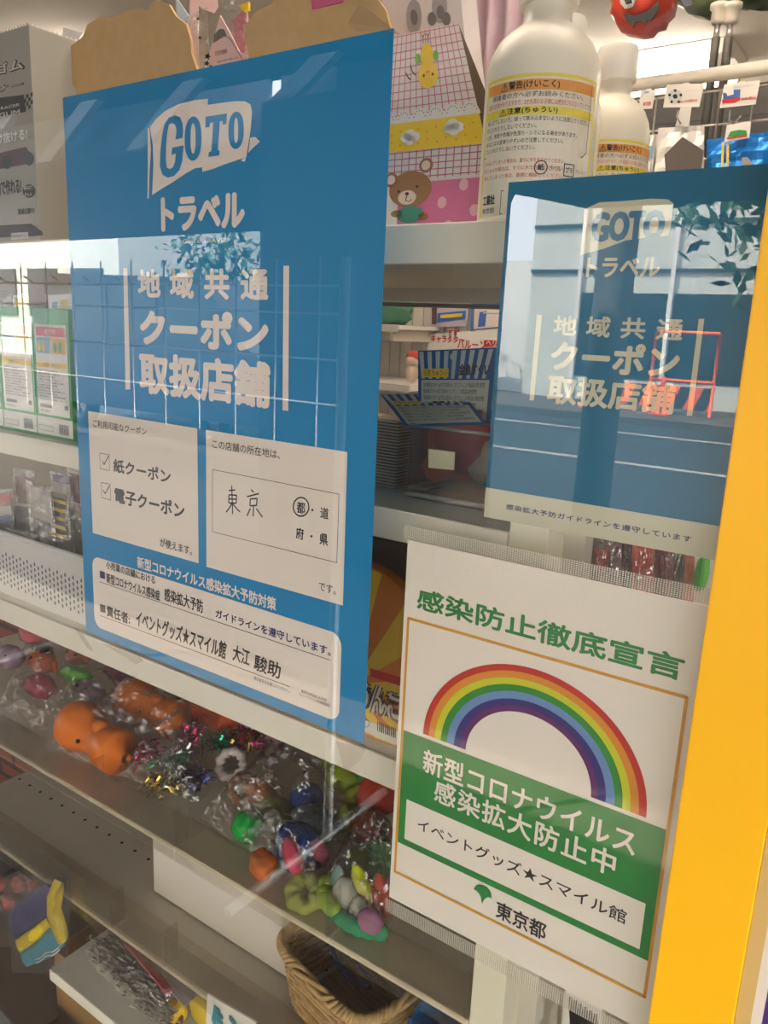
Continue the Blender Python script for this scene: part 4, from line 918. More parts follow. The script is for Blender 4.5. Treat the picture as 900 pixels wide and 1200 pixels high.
# ------------------------------------------------------------------ fourth shelf: small toys in clear bags
def tm(name, c, r=.3, tr=.35): 
    k = mat(name, c, r, sss=.0); p = k.node_tree.nodes['Principled BSDF']; p.inputs['Transmission Weight'].default_value = tr; p.inputs['IOR'].default_value = 1.25; return k
from mathutils import Euler
def eu(x, y, z): return Euler((x, y, z)).to_quaternion()
t_or = tm('vinyl_orange', (240, 128, 40), .35, .1); t_or2 = tm('vinyl_orange_red', (224, 92, 48), .35, .1)
eye = mat('toy_eye', (28, 26, 26), .3)
def vinyl(u, v, z, length, rad, ang, label, mt=t_or, seed=0):
    c = atz(u, v, z); d = Vector((math.cos(ang), math.sin(ang), 0))
    t = thing('vinyl_toy', label, 'toy', (c.x, c.y, S4), 'soft vinyl toys')
    h = c + d * length
    mb = MB(); q = eu(0, 0, ang)
    P = [c - d * rad * .9] + [c + d * (length * k / 10) for k in range(11)] + [h + d * rad * .5]
    R = [rad * .3] + [rad * (1.0 - .28 * math.sin(k / 10 * PI) ** 2 * (1 if k < 7 else .4) - .15 * k / 10) for k in range(11)] + [rad * .2]
    mb.tube(P, R, mt, 20).blob(tuple(c - d * rad * .1), (rad * 1.08, rad * 1.05, rad), mt, 3, .06, 2, seed, q)
    mb.blob(tuple(c + d * length * .55 + Vector((0, 0, rad * .5))), (rad * .5, rad * .35, rad * .4), mt, 2, .1, 2, seed, q)
    mb.build('body', t, True)
    s_ = Vector((-d.y, d.x, 0))
    for k in (-1, 1): MB().blob(tuple(c + d * length * .5 - s_ * k * rad * .35 + Vector((0, -rad * .6 if k > 0 else -rad * .75, rad * .35))), (rad * .09,) * 3, eye, 2).build('eye', t, True)
    return t
vinyl(96, 852, S4 + .034, .095, .033, -.12, 'large orange vinyl toy lying foremost in the left bag', t_or, 1)
vinyl(160, 822, S4 + .040, .090, .031, -.02, 'large orange vinyl toy behind the foremost orange one', t_or, 2)
vinyl(226, 834, S4 + .036, .07, .028, .05, 'reddish orange vinyl toy under the poster edge', t_or2, 3)
def lump(name, u, v, z, r, mt, label, cat='toy', jit=.25, seed=0, rot=None, group='gel toys in the clear bags', kids=None, fr=2.5):
    c = atz(u, v, z); t = thing(name, label, cat, (c.x, c.y, S4), group)
    r = tuple(q_ * (1.22 if name.startswith('squishy') or name in ('gel_fish', 'gel_octopus') else 1.08) for q_ in r); c.z = max(c.z, S4 + r[2] * 1.05)
    MB().blob(tuple(c), r, mt, 3, jit, fr, seed, rot).build('body', t, True)
    if kids: kids(t, c)
    return t
def eyes(t, c, r=.003, off=.01):
    for k in (-1, 1): MB().blob((c.x + k * off, c.y - .012, c.z + .008), (r, r, r), eye, 2).build('eye', t, True)
G0 = 'squishy animals in the left bag'
lump('squishy_fish', 50, 776, S4 + .042, (.022, .014, .014), tm('sq_orange', (244, 120, 46)), 'orange squishy fish with black eyes at the left', seed=1, group=G0, kids=lambda t, c: (eyes(t, c), MB().prism([(c.x + .018, c.y, c.z), (c.x + .034, c.y, c.z + .012), (c.x + .034, c.y, c.z - .012)], (0, .004, 0), MATS['sq_orange']).build('tail_fin', t)))
lump('squishy_fish', 92, 769, S4 + .040, (.02, .014, .012), tm('sq_coral', (238, 130, 92)), 'coral squishy fish right of the orange one', seed=2, group=G0, kids=lambda t, c: eyes(t, c))
def lizlegs(t, c):
    for a, b in ((-.012, -1), (.01, -1), (-.012, 1), (.01, 1)): MB().tube([(c.x + a, c.y, c.z), (c.x + a + .004, c.y + b * .012, c.z - .002), (c.x + a + .010, c.y + b * .018, c.z - .006)], [.004, .003, .002], MATS['sq_green']).build('leg', t, True)
    MB().tube([(c.x - .018, c.y, c.z), (c.x - .034, c.y - .003, c.z - .004)], [.006, .0015], MATS['sq_green']).build('tail', t, True)
lump('squishy_lizard', 88, 790, S4 + .034, (.024, .010, .010), tm('sq_green', (110, 216, 60)), 'bright green squishy lizard in the left bag', seed=3, group=G0, kids=lizlegs, rot=eu(0, 0, .3))
lump('squishy_whale', 142, 786, S4 + .042, (.026, .016, .012), tm('sq_plum', (152, 64, 92)), 'plum coloured squishy toy beside the silver bead', seed=4, group=G0, kids=lambda t, c: eyes(t, c))
lump('squishy_octopus', 48, 804, S4 + .026, (.022, .016, .015), tm('sq_pink', (196, 88, 112)), 'pink squishy toy below the orange fish', seed=5, group=G0, kids=lambda t, c: eyes(t, c))
lump('squishy_crab', 52, 764, S4 + .052, (.014, .01, .01), tm('sq_dark', (60, 52, 46)), 'black squishy toy above the orange fish', seed=6, group=G0, kids=lambda t, c: eyes(t, c))
lump('squishy_octopus', 40, 744, S4 + .058, (.026, .016, .012), tm('sq_rose', (216, 104, 112)), 'rose pink squishy toy at the very back left', seed=7, group=G0, kids=lambda t, c: eyes(t, c))
lump('squishy_worm', 104, 808, S4 + .02, (.03, .012, .012), tm('sq_mauve', (150, 116, 130)), 'mauve squishy toy flattened in the left bag', seed=8, group=G0, kids=lambda t, c: eyes(t, c))
lump('silver_bead', 161, 798, S4 + .034, (.0095, .0095, .0095), mat('silver_ball', (170, 190, 186), .15, .8), 'shiny silver ball behind the orange vinyl toys', 'ball', 0, group=None)
lump('squishy_seal', 12, 770, S4 + .040, (.022, .016, .014), tm('sq_lilac', (176, 150, 168)), 'pale lilac squishy toy at the left edge', seed=9, group=G0, kids=lambda t, c: eyes(t, c))
# metallic tinsel pompoms
def tinsel(u, v, z, r, cols, label, seed):
    c = atz(u, v, z); rn = random.Random(seed); t = thing('tinsel_bundle', label, 'tinsel', (c.x, c.y, S4), 'tinsel bundles')
    for nm, col in cols:
        mt = mat(nm, col, .22, .9); mb = MB()
        r = r * 1.0
        for k in range(110):
            d = Vector((rn.gauss(0, 1), rn.gauss(0, .8), rn.gauss(0, .55))).normalized(); p = c + Vector((rn.gauss(0, r * .35), rn.gauss(0, r * .35), rn.gauss(0, r * .2)))
            a = p + d * r * rn.uniform(.3, .9); w = Vector((rn.gauss(0, 1), rn.gauss(0, 1), rn.gauss(0, 1))).normalized() * r * .07
            a.z = max(a.z, S4 + .004); p.z = max(p.z, S4 + .004); m_ = (p + a) / 2 + Vector((0, 0, rn.uniform(0, r * .3)))
            mb.poly([p - w, p + w, m_ + w, m_ - w], mt).poly([m_ - w, m_ + w, a + w * .4, a - w * .4], mt)
        mb.build('strands', t)
MG, GN, BL_, GO, PU, SI = ('tin_magenta', (206, 40, 116)), ('tin_green', (40, 140, 96)), ('tin_blue', (52, 84, 170)), ('tin_gold', (196, 168, 84)), ('tin_purple', (110, 54, 140)), ('tin_silver', (196, 204, 196))
tinsel(172, 884, S4 + .026, .024, (MG,), 'magenta foil tinsel in the middle bag, leftmost', 1)
tinsel(206, 892, S4 + .026, .022, (GN, SI), 'green and silver foil tinsel right of the magenta one', 2)
tinsel(190, 918, S4 + .016, .022, (GO, SI), 'gold foil tinsel at the front of the middle bag', 3)
tinsel(226, 912, S4 + .018, .020, (BL_, PU), 'blue and purple foil tinsel at the front of the middle bag', 4)
tinsel(222, 862, S4 + .040, .022, (MG, SI), 'magenta and silver foil tinsel behind the green one', 5)
tinsel(256, 872, S4 + .034, .022, (GN,), 'dark green foil tinsel behind the white ring', 6)
tinsel(290, 866, S4 + .040, .024, (MG, GO), 'magenta and gold foil tinsel under the poster edge', 7)
def rng_toy(name, u, v, z, R, r, mt, label, rot, bumps=9, amp=.25, group='gel rings'):
    c = atz(u, v, z); t = thing(name, label, 'ring', (c.x, c.y, S4), group); MB().torus(tuple(c), R, r, mt, rot, bumps, amp, 54, 12).build('ring', t, True); return t
rng_toy('hair_ring', 271, 896, S4 + .026, .016, .0055, mat('ring_white', (206, 194, 196), .6), 'pale fluffy ring in the middle bag', eu(.9, .4, 0))
rng_toy('hair_ring', 316, 878, S4 + .036, .017, .006, mat('ring_plum', (130, 84, 92), .6), 'dusky pink fluffy ring behind the pale ring', eu(.8, -.3, 0))
rng_toy('hair_ring', 286, 924, S4 + .02, .015, .005, mat('ring_tan', (170, 128, 98), .6), 'tan fluffy ring in front of the pale ring', eu(.6, .3, 0))
lime = tm('gel_lime', (186, 214, 50), .2, .35); gblue = tm('gel_blue', (28, 70, 176), .2, .3); ggreen = tm('gel_green', (24, 200, 84), .2, .3); gor = tm('gel_orange', (248, 124, 30), .2, .3)
gpink = tm('gel_pink', (236, 90, 120), .2, .35); gred = tm('gel_red', (206, 62, 42), .25, .25); gclear = tm('gel_clear', (226, 228, 222), .12, .75); gteal = tm('gel_teal', (40, 190, 140), .2, .35); glil = tm('gel_lilac', (190, 130, 176), .2, .3); gyel = tm('gel_yellow', (226, 232, 60), .2, .3)
lump('gel_ball', 290, 970, S4 + .018, (.0165, .0165, .0165), ggreen, 'bright green gel ball at the front of the middle bag', 'ball', .12, 3, fr=6)
lump('gel_drop', 317, 968, S4 + .018, (.011, .010, .018), gclear, 'clear gel gem right of the green ball', jit=.2, seed=2, rot=eu(0, .3, 0))
lump('gel_fish', 308, 1016, S4 + .011, (.016, .011, .011), gor, 'orange gel toy at the very front by the guard', jit=.3, seed=3, rot=eu(0, 0, -.7))
lump('gel_ball', 360, 936, S4 + .032, (.019, .018, .016), gblue, 'dark blue gel ball in the middle of the toys', 'ball', .12, 5, fr=6)
lump('gel_octopus', 350, 992, S4 + .020, (.024, .018, .017), gblue, 'dark blue gel octopus behind the pink gem', jit=.45, seed=6)
lump('gel_octopus', 346, 1003, S4 + .013, (.024, .016, .012), tm('gel_navy', (30, 74, 150)), 'navy gel octopus at the front by the guard', jit=.5, seed=9)
lump('gel_octopus', 370, 966, S4 + .026, (.024, .016, .016), tm('gel_slate', (58, 84, 116)), 'slate blue gel octopus behind the dark blue one', jit=.45, seed=11)
lump('gel_gem', 343, 1003, S4 + .030, (.020, .009, .010), gpink, 'long pink gel gem lying on the blue toys', jit=.12, seed=4, rot=eu(0, .5, -.5))
lump('gel_gem', 374, 1000, S4 + .024, (.012, .008, .014), tm('gel_rose', (222, 110, 140)), 'small rose gel gem beside the long pink one', jit=.2, seed=5)
rng_toy('gel_ring', 400, 966, S4 + .022, .0125, .0085, lime, 'lime gel ring facing the glass in the right bag', eu(1.2, .2, .2), 7, .12)
rng_toy('gel_ring', 424, 944, S4 + .032, .015, .009, lime, 'lime gel ring behind the front lime ring', eu(.9, 0, .3), 7, .12)
rng_toy('gel_ring', 358, 1046, S4 + .010, .013, .0085, tm('gel_lime_pale', (190, 204, 96)), 'pale lime gel ring pressed to the guard', eu(.4, .2, 0), 7, .12)
lump('gel_ball', 402, 912, S4 + .042, (.022, .018, .016), lime, 'lime gel lump at the back under the shelf edge', 'ball', .3, 7)
lump('gel_ball', 424, 916, S4 + .042, (.014, .014, .013), tm('gel_grass', (104, 200, 70)), 'grass green gel ball at the back right', 'ball', .15, 8)
lump('gel_ball', 392, 888, S4 + .052, (.022, .018, .014), tm('gel_olive', (150, 170, 50)), 'olive gel lump furthest back on the right', 'ball', .3, 12)
lump('gel_fish', 440, 934, S4 + .040, (.02, .018, .02), gred, 'red gel toy at the right behind the rainbow sheet', jit=.3, seed=13)
lump('gel_fish', 436, 972, S4 + .030, (.02, .016, .016), tm('gel_rust', (170, 74, 50)), 'rust red gel toy below the red one', jit=.35, seed=14)
lump('gel_fish', 305, 930, S4 + .024, (.02, .012, .012), tm('gel_tan', (190, 116, 60)), 'amber gel toy behind the green ball', jit=.35, seed=15)
lump('gel_fish', 320, 944, S4 + .02, (.024, .012, .010), tm('gel_moss', (150, 150, 60)), 'moss coloured gel toy behind the clear gem', jit=.35, seed=16)
lump('gel_fish', 445, 1006, S4 + .026, (.018, .014, .014), tm('gel_mint', (120, 190, 120)), 'mint gel toy beside the rainbow sheet edge', jit=.35, seed=17)
lump('gel_fish', 428, 1012, S4 + .020, (.02, .014, .012), tm('gel_sage', (150, 176, 84)), 'sage gel toy left of the mint one', jit=.35, seed=18)
def chain(u0, v0, u1, v1, z, n, r, mt, label):
    a, b = atz(u0, v0, z), atz(u1, v1, z); t = thing('gel_chain', label, 'toy', ((a.x + b.x) / 2, (a.y + b.y) / 2, S4), 'gel toys in the clear bags')
    for k in range(n):
        p = a.lerp(b, k / (n - 1)); p.y -= .006 * math.sin(k / (n - 1) * PI); MB().blob(tuple(p), (r, r * .85, r * .9), mt, 3, .1, 3, k).build('bead', t, True)
S4g = S4 + .012
chain(395, 1070, 444, 1092, S4g, 6, .0095, gteal, 'teal beaded gel caterpillar at the front of the right bin')
chain(384, 1036, 388, 1062, S4 + .020, 4, .010, tm('gel_lime2', (186, 226, 70)), 'lime beaded gel caterpillar at the left of the right bin')
lump('gel_egg', 405, 1048, S4 + .024, (.013, .012, .018), tm('gel_white', (218, 224, 212), .15, .5), 'milky clear gel egg in the right bin', jit=.05, seed=19)
lump('gel_egg', 420, 1066, S4 + .018, (.009, .009, .013), MATS['gel_white'], 'small milky gel egg in front of the large egg', jit=.05, seed=20)
lump('gel_leaf', 425, 1040, S4 + .032, (.009, .008, .022), gyel, 'yellow gel leaf standing in the right bin', jit=.15, seed=21, rot=eu(0, -.45, 0))
lump('gel_gem', 434, 1080, S4 + .020, (.013, .010, .012), glil, 'lilac gel gem on the teal caterpillar', jit=.12, seed=22)
lump('gel_gem', 447, 1050, S4 + .026, (.010, .009, .020), tm('gel_salmon', (238, 110, 90)), 'salmon gel gem at the right of the bin', jit=.2, seed=23, rot=eu(0, -.25, 0))
lump('gel_gem', 396, 1030, S4 + .030, (.006, .006, .013), tm('gel_aqua', (150, 210, 200)), 'pale aqua gel spike behind the milky egg', jit=.15, seed=24)
# the clear bags over the toys
bagf = film('toy_bag_film', (252, 250, 247), .30, .10, haze=.012, bump=.9, scale=55, edge=True)
def heap_bag(pts, label, seed, h=.05):
    from mathutils import noise
    c4_ = [atz(u, v, S4 + .012) for u, v in pts]; cx_ = sum(p.x for p in c4_) / 4; cy_ = sum(p.y for p in c4_) / 4
    t = thing('clear_toy_bag', label, 'bag', (cx_, cy_, S4), 'clear bags over the small toys')
    def fn(a, b):
        p = c4_[0] * (1 - a) * (1 - b) + c4_[1] * a * (1 - b) + c4_[2] * a * b + c4_[3] * (1 - a) * b
        e = min(1, 3.5 * min(a, 1 - a, b * 1.2, (1 - b)) + .0)
        k = noise.noise((a * 6 + seed, b * 6, 1)); k2 = noise.noise((a * 15 + seed, b * 13, 4))
        return (p.x + .006 * k2, max(.0735, p.y + .004 * k), max(S4 + .002, S4 + .008 + (h + .028 * k + .010 * k2) * e ** .6))
    MB().sheet(fn, 34, 26, bagf).build('film', t, label='crinkled clear film')
heap_bag([(-8, 838), (150, 880), (200, 800), (40, 730)], 'clear crinkled bag over the squishy animals at the left', 3, .066)
heap_bag([(52, 874), (232, 938), (300, 866), (168, 796)], 'clear crinkled bag over the orange vinyl toys and tinsel', 9, .062)
heap_bag([(236, 955), (372, 1058), (452, 960), (318, 872)], 'clear crinkled bag over the green and blue gel toys', 15, .052)
heap_bag([(372, 1052), (450, 1112), (470, 1010), (420, 960)], 'clear crinkled bag over the teal caterpillar bin', 22, .050)

# ------------------------------------------------------------------ fifth shelf, basket, bucket
t = thing('white_panel_box', 'plain white flat box standing on the fifth shelf left of the wicker basket', 'box', (.07, .2, S5))
a, b = at(179, 1000, .125).x, at(345, 1090, .125).x
MB().box(a, b, .125, .31, S5, S5 + .136, mat('white_box', (208, 200, 190), .5, noise=.05, scale=12), .0015).build('carton', t)
MB().box(a + .004, b - .004, .129, .306, S5 + .1362, S5 + .139, mat('white_box_lid', (214, 206, 196), .5), .001).build('lid', t)
t = thing('picture_box', 'thin box with red edge and colourful dots beside the white box', 'box', (.2, .2, S5))
MB().box(b + .004, b + .022, .236, .33, S5, S5 + .12, red_p, .0008).build('carton', t)
mb = MB(); rn = random.Random(5)
for k in range(40):
    x, z = b + .0065 + rn.random() * .013, S5 + .02 + rn.random() * .09; c = rn.choice([white_p, yel_p, pic_b, gbx, black_p]); mb.poly([(x, .2355, z), (x + .004, .2355, z), (x + .004, .2355, z + .006), (x, .2355, z + .006)], c)
for k in range(60):
    yy, z = .24 + rn.random() * .08, S5 + .01 + rn.random() * .10; c = rn.choice([white_p, yel_p, pic_b, gbx, black_p]); mb.poly([(b + .0223, yy, z), (b + .0223, yy + .008, z), (b + .0223, yy + .008, z + .008), (b + .0223, yy, z + .008)], c)
mb.build('dot_print', t)
# wicker basket
t = thing('wicker_basket', 'rectangular woven wicker basket at the front of the fifth shelf', 'basket', (.285, .145, S5))
wk = mat('wicker', (196, 160, 104), .6, noise=.25, scale=120); wk2 = mat('wicker_dark', (166, 130, 82), .65, noise=.25, scale=120)
bc = Vector((.276, .1405)); HX, HY = .076, .066; H = .074; CR, SR = math.cos(-.22), math.sin(-.22)
rot2 = lambda x, y_: (bc.x + x * CR - y_ * SR, bc.y + x * SR + y_ * CR)
def rrect(s, r=.028, n=64, ph=0.0, amp=0.0, wv=0):
    out = []; hx, hy = HX * s, HY * s
    for k in range(n):
        a = 2 * PI * k / n; ca, sa = math.cos(a), math.sin(a); e = .42
        x = math.copysign(abs(ca) ** e, ca) * hx; y_ = math.copysign(abs(sa) ** e, sa) * hy
        f = 1 + amp * math.cos(wv * a + ph); out.append(rot2(x * f, y_ * f))
    return out
mb = MB()
for k in range(23):
    z = S5 + .005 + k * H / 23; s = .86 + .14 * k / 23
    mb.tube([(x, y_, z) for x, y_ in rrect(s, n=120, amp=.018, wv=20, ph=PI * (k % 2))], .0021, wk if k % 3 else wk2, 6, True)
mb.build('weave', t, True)
mb = MB()
for k in range(40):
    a0 = rrect(.86, n=40)[k]; a1 = rrect(1.0, n=40)[k]; mb.tube([(a0[0], a0[1], S5 + .004), (a1[0], a1[1], S5 + H)], .0019, wk2, 6)
mb.build('stakes', t, True)
mb = MB()
for ph in (0, 2.1, 4.2):
    pts_ = []; n = 160
    for k, (x, y_) in enumerate(rrect(1.02, n=n)):
        a = 2 * PI * k / n * 26 + ph; o = .0045; d = Vector((x - bc.x, y_ - bc.y)).normalized(); pts_.append((x + d.x * o * math.cos(a), y_ + d.y * o * math.cos(a), S5 + H + .003 + o * math.sin(a)))
    mb.tube(pts_, .0027, wk, 6, True)
mb.build('braided_rim', t, True)
mb = MB()
for k in range(14):
    y0_ = -HY * .76 + k * HY * .108; mb.prism([rot2(-HX * .76, y0_) + (S5 + .001,), rot2(HX * .76, y0_) + (S5 + .001,), rot2(HX * .76, y0_ + .005) + (S5 + .001,), rot2(-HX * .76, y0_ + .005) + (S5 + .001,)], (0, 0, .0025), wk2)
mb.build('base', t)
t = thing('hand_net', 'blue hoop net lying inside the wicker basket', 'net', (.27, .15, S5))
bl_h = mat('hoop_blue', (44, 62, 158), .35); net = mat('net_mesh', (120, 110, 96), .8)
def spl(P, n=20):
    out = []
    for k in range(n + 1):
        s = k / n * (len(P) - 1); i = min(int(s), len(P) - 2); f = s - i
        p0, p1, p2, p3 = P[max(i - 1, 0)], P[i], P[i + 1], P[min(i + 2, len(P) - 1)]
        out.append(tuple(.5 * ((2 * p1) + (p2 - p0) * f + (2 * p0 - 5 * p1 + 4 * p2 - p3) * f * f + (3 * p1 - p0 - 3 * p2 + p3) * f ** 3)))
    return out
hp = spl([at(386, 1084, .176), at(388, 1104, .170), at(396, 1128, .160), at(411, 1146, .150), at(434, 1157, .142)])
hp2 = spl([at(402, 1088, .180), at(407, 1106, .174), at(416, 1124, .166), at(427, 1139, .158), at(440, 1150, .150)])
MB().tube(hp, .0030, bl_h, 10).build('hoop', t, True); MB().tube(hp2, .0020, bl_h, 10).build('inner_hoop', t, True)
mb = MB()
for k in range(0, 21): mb.tube([hp[k], hp2[k]], .0007, net, 4)
for s in (.25, .5, .75): mb.tube([tuple(Vector(p).lerp(Vector(q_), s)) for p, q_ in zip(hp, hp2)], .0007, net, 4)
mb.build('net', t)
t = thing('blue_bucket', 'sky blue toy bucket behind the lower sleeve band, left of the ivory post', 'bucket', (.398, .135, S5))
bkm = mat('bucket_blue', (44, 140, 216), .35)
prof = [(.030, .001), (.033, .015), (.040, .058), (.0435, .0585), (.0445, .065), (.0435, .070), (.0405, .070), (.037, .056), (.030, .006), (.0, .004)]
MB().lathe((.4035, .125, S5), prof, bkm, 48, cap=False).build('pail', t, auto=40)
MB().tube([(.4035 + .045 * math.cos(a), .125 - .010 * abs(math.sin(a)) - .012, S5 + .064 - .025 * math.sin(a)) for a in [k * PI / 16 for k in range(17)]], .002, mat('bucket_handle', (28, 92, 170), .35), 8).build('handle', t, True)
t = thing('wire_divider', 'grey wire mesh panel standing behind the blue bucket', 'rack', (.40, .2, S5))
mb = MB(); wm = mat('divider_wire', (150, 148, 142), .4, metal=.7)
for k in range(8): mb.tube([(.352 + k * .0135, .186, S5 + .0005), (.352 + k * .0135, .186, S5 + .135)], .0010, wm, 6)
for k in range(8): mb.tube([(.350, .1878, S5 + .006 + k * .017), (.449, .1878, S5 + .006 + k * .017)], .0010, wm, 6)
mb.build('mesh', t)

# brick wall end at the lower left, and things on the lowest shelf
brick = tiled('brick_wall', (150, 70, 52), (124, 56, 44), (70, 54, 46), 1.0, .006, .11, .034, .5, .8)
n_ = brick.node_tree; tcb = [q for q in n_.nodes if q.type == 'TEX_COORD'][0]; bt = [q for q in n_.nodes if q.type == 'TEX_BRICK'][0]; mp = n_.nodes.new('ShaderNodeMapping'); mp.inputs['Rotation'].default_value = (PI / 2, 0, 0)
n_.links.new(tcb.outputs['Object'], mp.inputs[0]); n_.links.new(mp.outputs[0], bt.inputs[0])
struct(MB().box(-1.2, -.50, .40, .50, 0, .80, brick).build('trim_3'))
def flat_shape(t, name, pts, y, d, mt, label=None):
    return MB().prism(px(pts, y), (0, d, 0), mt).build(name, t, label=label)
t = thing('swim_toy_bag', 'bagged dark blue yellow and teal swim toy at the lower left', 'toy', tuple(at(40, 1128, .036)), None)
navy_v = mat('swim_navy', (42, 44, 108), .4); ylw_v = mat('swim_yellow', (224, 196, 30), .4); teal_v = mat('swim_teal', (50, 150, 176), .4)
def puff(pts, y, d, mt, name, label):
    P = [at(u, v, y) for u, v in pts]; c = sum(P, Vector()) / len(P); mb = MB(); n = len(P)
    rings = [(1.0, 0), (.92, .6), (.7, .9), (.35, 1.0)]
    for sg in (-1, 1):
        vs = []; fs = []
        for s_, k in rings: vs += [c + (p - c) * s_ + Vector((0, sg * d * k, 0)) for p in P]
        vs.append(c + Vector((0, sg * d, 0)))
        for r in range(3):
            for i in range(n): fs.append((r * n + i, r * n + (i + 1) % n, (r + 1) * n + (i + 1) % n, (r + 1) * n + i))
        for i in range(n): fs.append((3 * n + i, 3 * n + (i + 1) % n, 4 * n))
        mb.add(vs, fs, mt)
    return mb.build(name, t, True, label)
puff([(12, 1072), (20, 1058), (38, 1044), (54, 1036), (60, 1042), (58, 1072), (40, 1086), (20, 1100), (14, 1090)], .036, .008, navy_v, 'body', 'dark blue part')
puff([(20, 1100), (40, 1086), (54, 1076), (59, 1086), (50, 1098), (26, 1116), (22, 1110)], .034, .008, ylw_v, 'band', 'yellow band')
puff([(26, 1116), (50, 1098), (60, 1085), (70, 1098), (76, 1108), (60, 1122), (34, 1132), (28, 1126)], .036, .008, teal_v, 'base', 'teal part')
puff([(64, 1030), (72, 1034), (66, 1050), (66, 1064), (74, 1084), (78, 1102), (72, 1108), (64, 1092), (57, 1072), (57, 1048)], .033, .006, ylw_v, 'strap', 'yellow strap')
for k in range(2): MB().tube([tuple(at(42 + i * 4, 1124 + k * 4 - i * 2.0 + 1.5 * math.sin(i * 1.5), .0272)) for i in range(8)], .0009, white_p, 6).build('wave_stripe', t, True)
P4 = [at(6, 1030, .026), at(84, 1026, .026), at(78, 1140, .026), at(14, 1140, .026)]
MB().sheet(lambda a, b: tuple((P4[3] * (1 - a) * (1 - b) + P4[2] * a * (1 - b) + P4[1] * a * b + P4[0] * (1 - a) * b) + Vector((0, .003 * math.sin(a * 9) * math.sin(b * 11), 0))), 12, 12, cello).build('clear_bag', t)
t = thing('red_toy_bag', 'red toys in a clear bag at the left edge below the fifth shelf', 'toy', tuple(at(12, 1060, .2)))
for k, (u, v, r) in enumerate(((0, 1036, .015), (22, 1036, .014), (42, 1040, .013), (10, 1056, .014))):
    c = at(u, v, .10); MB().blob(tuple(c), (r, r * .7, r * .8), mat('bag_red', (176, 62, 50), .4), 3, .4, 2, k).build('toy', t, True)
P5 = [at(-8, 1020, .083), at(60, 1030, .083), at(58, 1110, .083), at(-8, 1110, .083)]
MB().sheet(lambda a, b: tuple((P5[3] * (1 - a) * (1 - b) + P5[2] * a * (1 - b) + P5[1] * a * b + P5[0] * (1 - a) * b) + Vector((0, .004 * math.sin(a * 9) * math.sin(b * 11), 0))), 12, 12, cello).build('clear_bag', t)
t = thing('toy_set', 'bagged grey brush toy set with a pink strip and white card on the lowest shelf', 'toy', (-.02, .14, S6))
P6 = [atz(100, 1110, S6 + .03), atz(140, 1086, S6 + .03), atz(218, 1178, S6 + .03), atz(190, 1196, S6 + .03)]
from mathutils import noise as nz_
MB().sheet(lambda a, b: tuple((P6[0] * (1 - a) * (1 - b) + P6[1] * (1 - a) * b + P6[2] * a * b + P6[3] * a * (1 - b)) + Vector((0, 0, -.020 + .018 * math.sin(PI * b) ** .5 + .006 * nz_.noise((a * 12, b * 12, 5))))), 24, 14, mat('brush_pack', (150, 142, 128), .5)).build('brush_pack', t)
mb = MB(); rn = random.Random(9)
for k in range(260):
    a, b = rn.random(), rn.random(); p = P6[0] * (1 - a) * (1 - b) + P6[1] * (1 - a) * b + P6[2] * a * b + P6[3] * a * (1 - b); p.z = S6 + .010 + rn.random() * .02
    mb.tube([tuple(p), tuple(p + Vector((rn.gauss(0, .006), -.008, rn.uniform(.006, .014))))], .0012, mat('brush_grey', (150, 144, 132), .6), 4)
mb.build('bristles', t, label='grey bristly contents')
MB().prism([tuple(p + Vector((0, 0, .006))) for p in (atz(146, 1112, S6 + .04), atz(158, 1108, S6 + .04), atz(202, 1166, S6 + .04), atz(196, 1172, S6 + .04))], (0, 0, .004), mat('strip_pink', (206, 84, 88), .5)).build('pink_strip', t)
MB().prism([tuple(p) for p in (atz(136, 1092, S6 + .046), atz(178, 1112, S6 + .046), atz(240, 1158, S6 + .046), atz(216, 1180, S6 + .046))], (0, 0, .001), mat('set_card', (196, 184, 188), .5)).build('header_card', t, label='white header card')
mb = MB(); c = atz(207, 1137, S6 + .0475)
mb.blob(tuple(c), (.006, .004, .0015), mat('fish_blue', (70, 100, 150), .5), 2); mb.build('fish_print', t)
MB().sheet(lambda a, b: tuple((P6[0] * (1 - a) * (1 - b) + P6[1] * (1 - a) * b + P6[2] * a * b + P6[3] * a * (1 - b)) + Vector((0, 0, .014 + .012 * math.sin(PI * b) + .005 * nz_.noise((a * 9, b * 9, 2))))), 20, 12, bagf).build('clear_bag', t)
t = thing('yellow_toy', 'yellow and brown toy on the lowest shelf beside the white sign', 'toy', (.03, .1, S6))
c = atz(207, 1184, S6 + .018); MB().blob(tuple(c), (.014, .012, .016), mat('toy_yellow', (222, 184, 40), .45), 3, .3, 2, 3).build('head', t, True); MB().torus(tuple(c + Vector((.004, -.006, -.006))), .009, .0035, mat('toy_brown', (112, 84, 56), .5), eu(.9, 0, 0)).build('collar', t, True)
MB().blob(tuple(c + Vector((.030, .018, .004))), (.022, .012, .020), mat('toy_mustard', (196, 168, 40), .5), 3, .2, 2, 5).build('body', t, True)
t = thing('paper_sign', 'small white sign with teal lettering at the bottom of the window', 'sign', tuple(at(262, 1200, .045)))
sg4 = px([(243, 1165), (300, 1198), (296, 1260), (240, 1226)], .047)
MB().prism(sg4, (0, .002, 0), white_p).build('panel', t)
mb = MB(); box_text(mb, .0466, '使', (248, 1218), (262, 1184), mat('sign_teal', (60, 140, 160), .5), .04, 1); box_text(mb, .0466, 'え', (266, 1232), (280, 1196), MATS['sign_teal'], .04, 1); mb.build('lettering', t, label='teal lettering')
t = thing('cardboard_carton', 'brown cardboard carton on the floor under the lowest shelf', 'carton', (0, .2, 0))
cb = mat('cardboard', (150, 112, 62), .75, noise=.08, scale=30); ce = at(66, 1165, .09).x
MB().box(ce, .42, .09, .45, .0005, .365, cb, .002).build('body', t)
MB().box(ce - .0006, .42, .088, .0895, .3655, .3665, cb).build('flap', t)
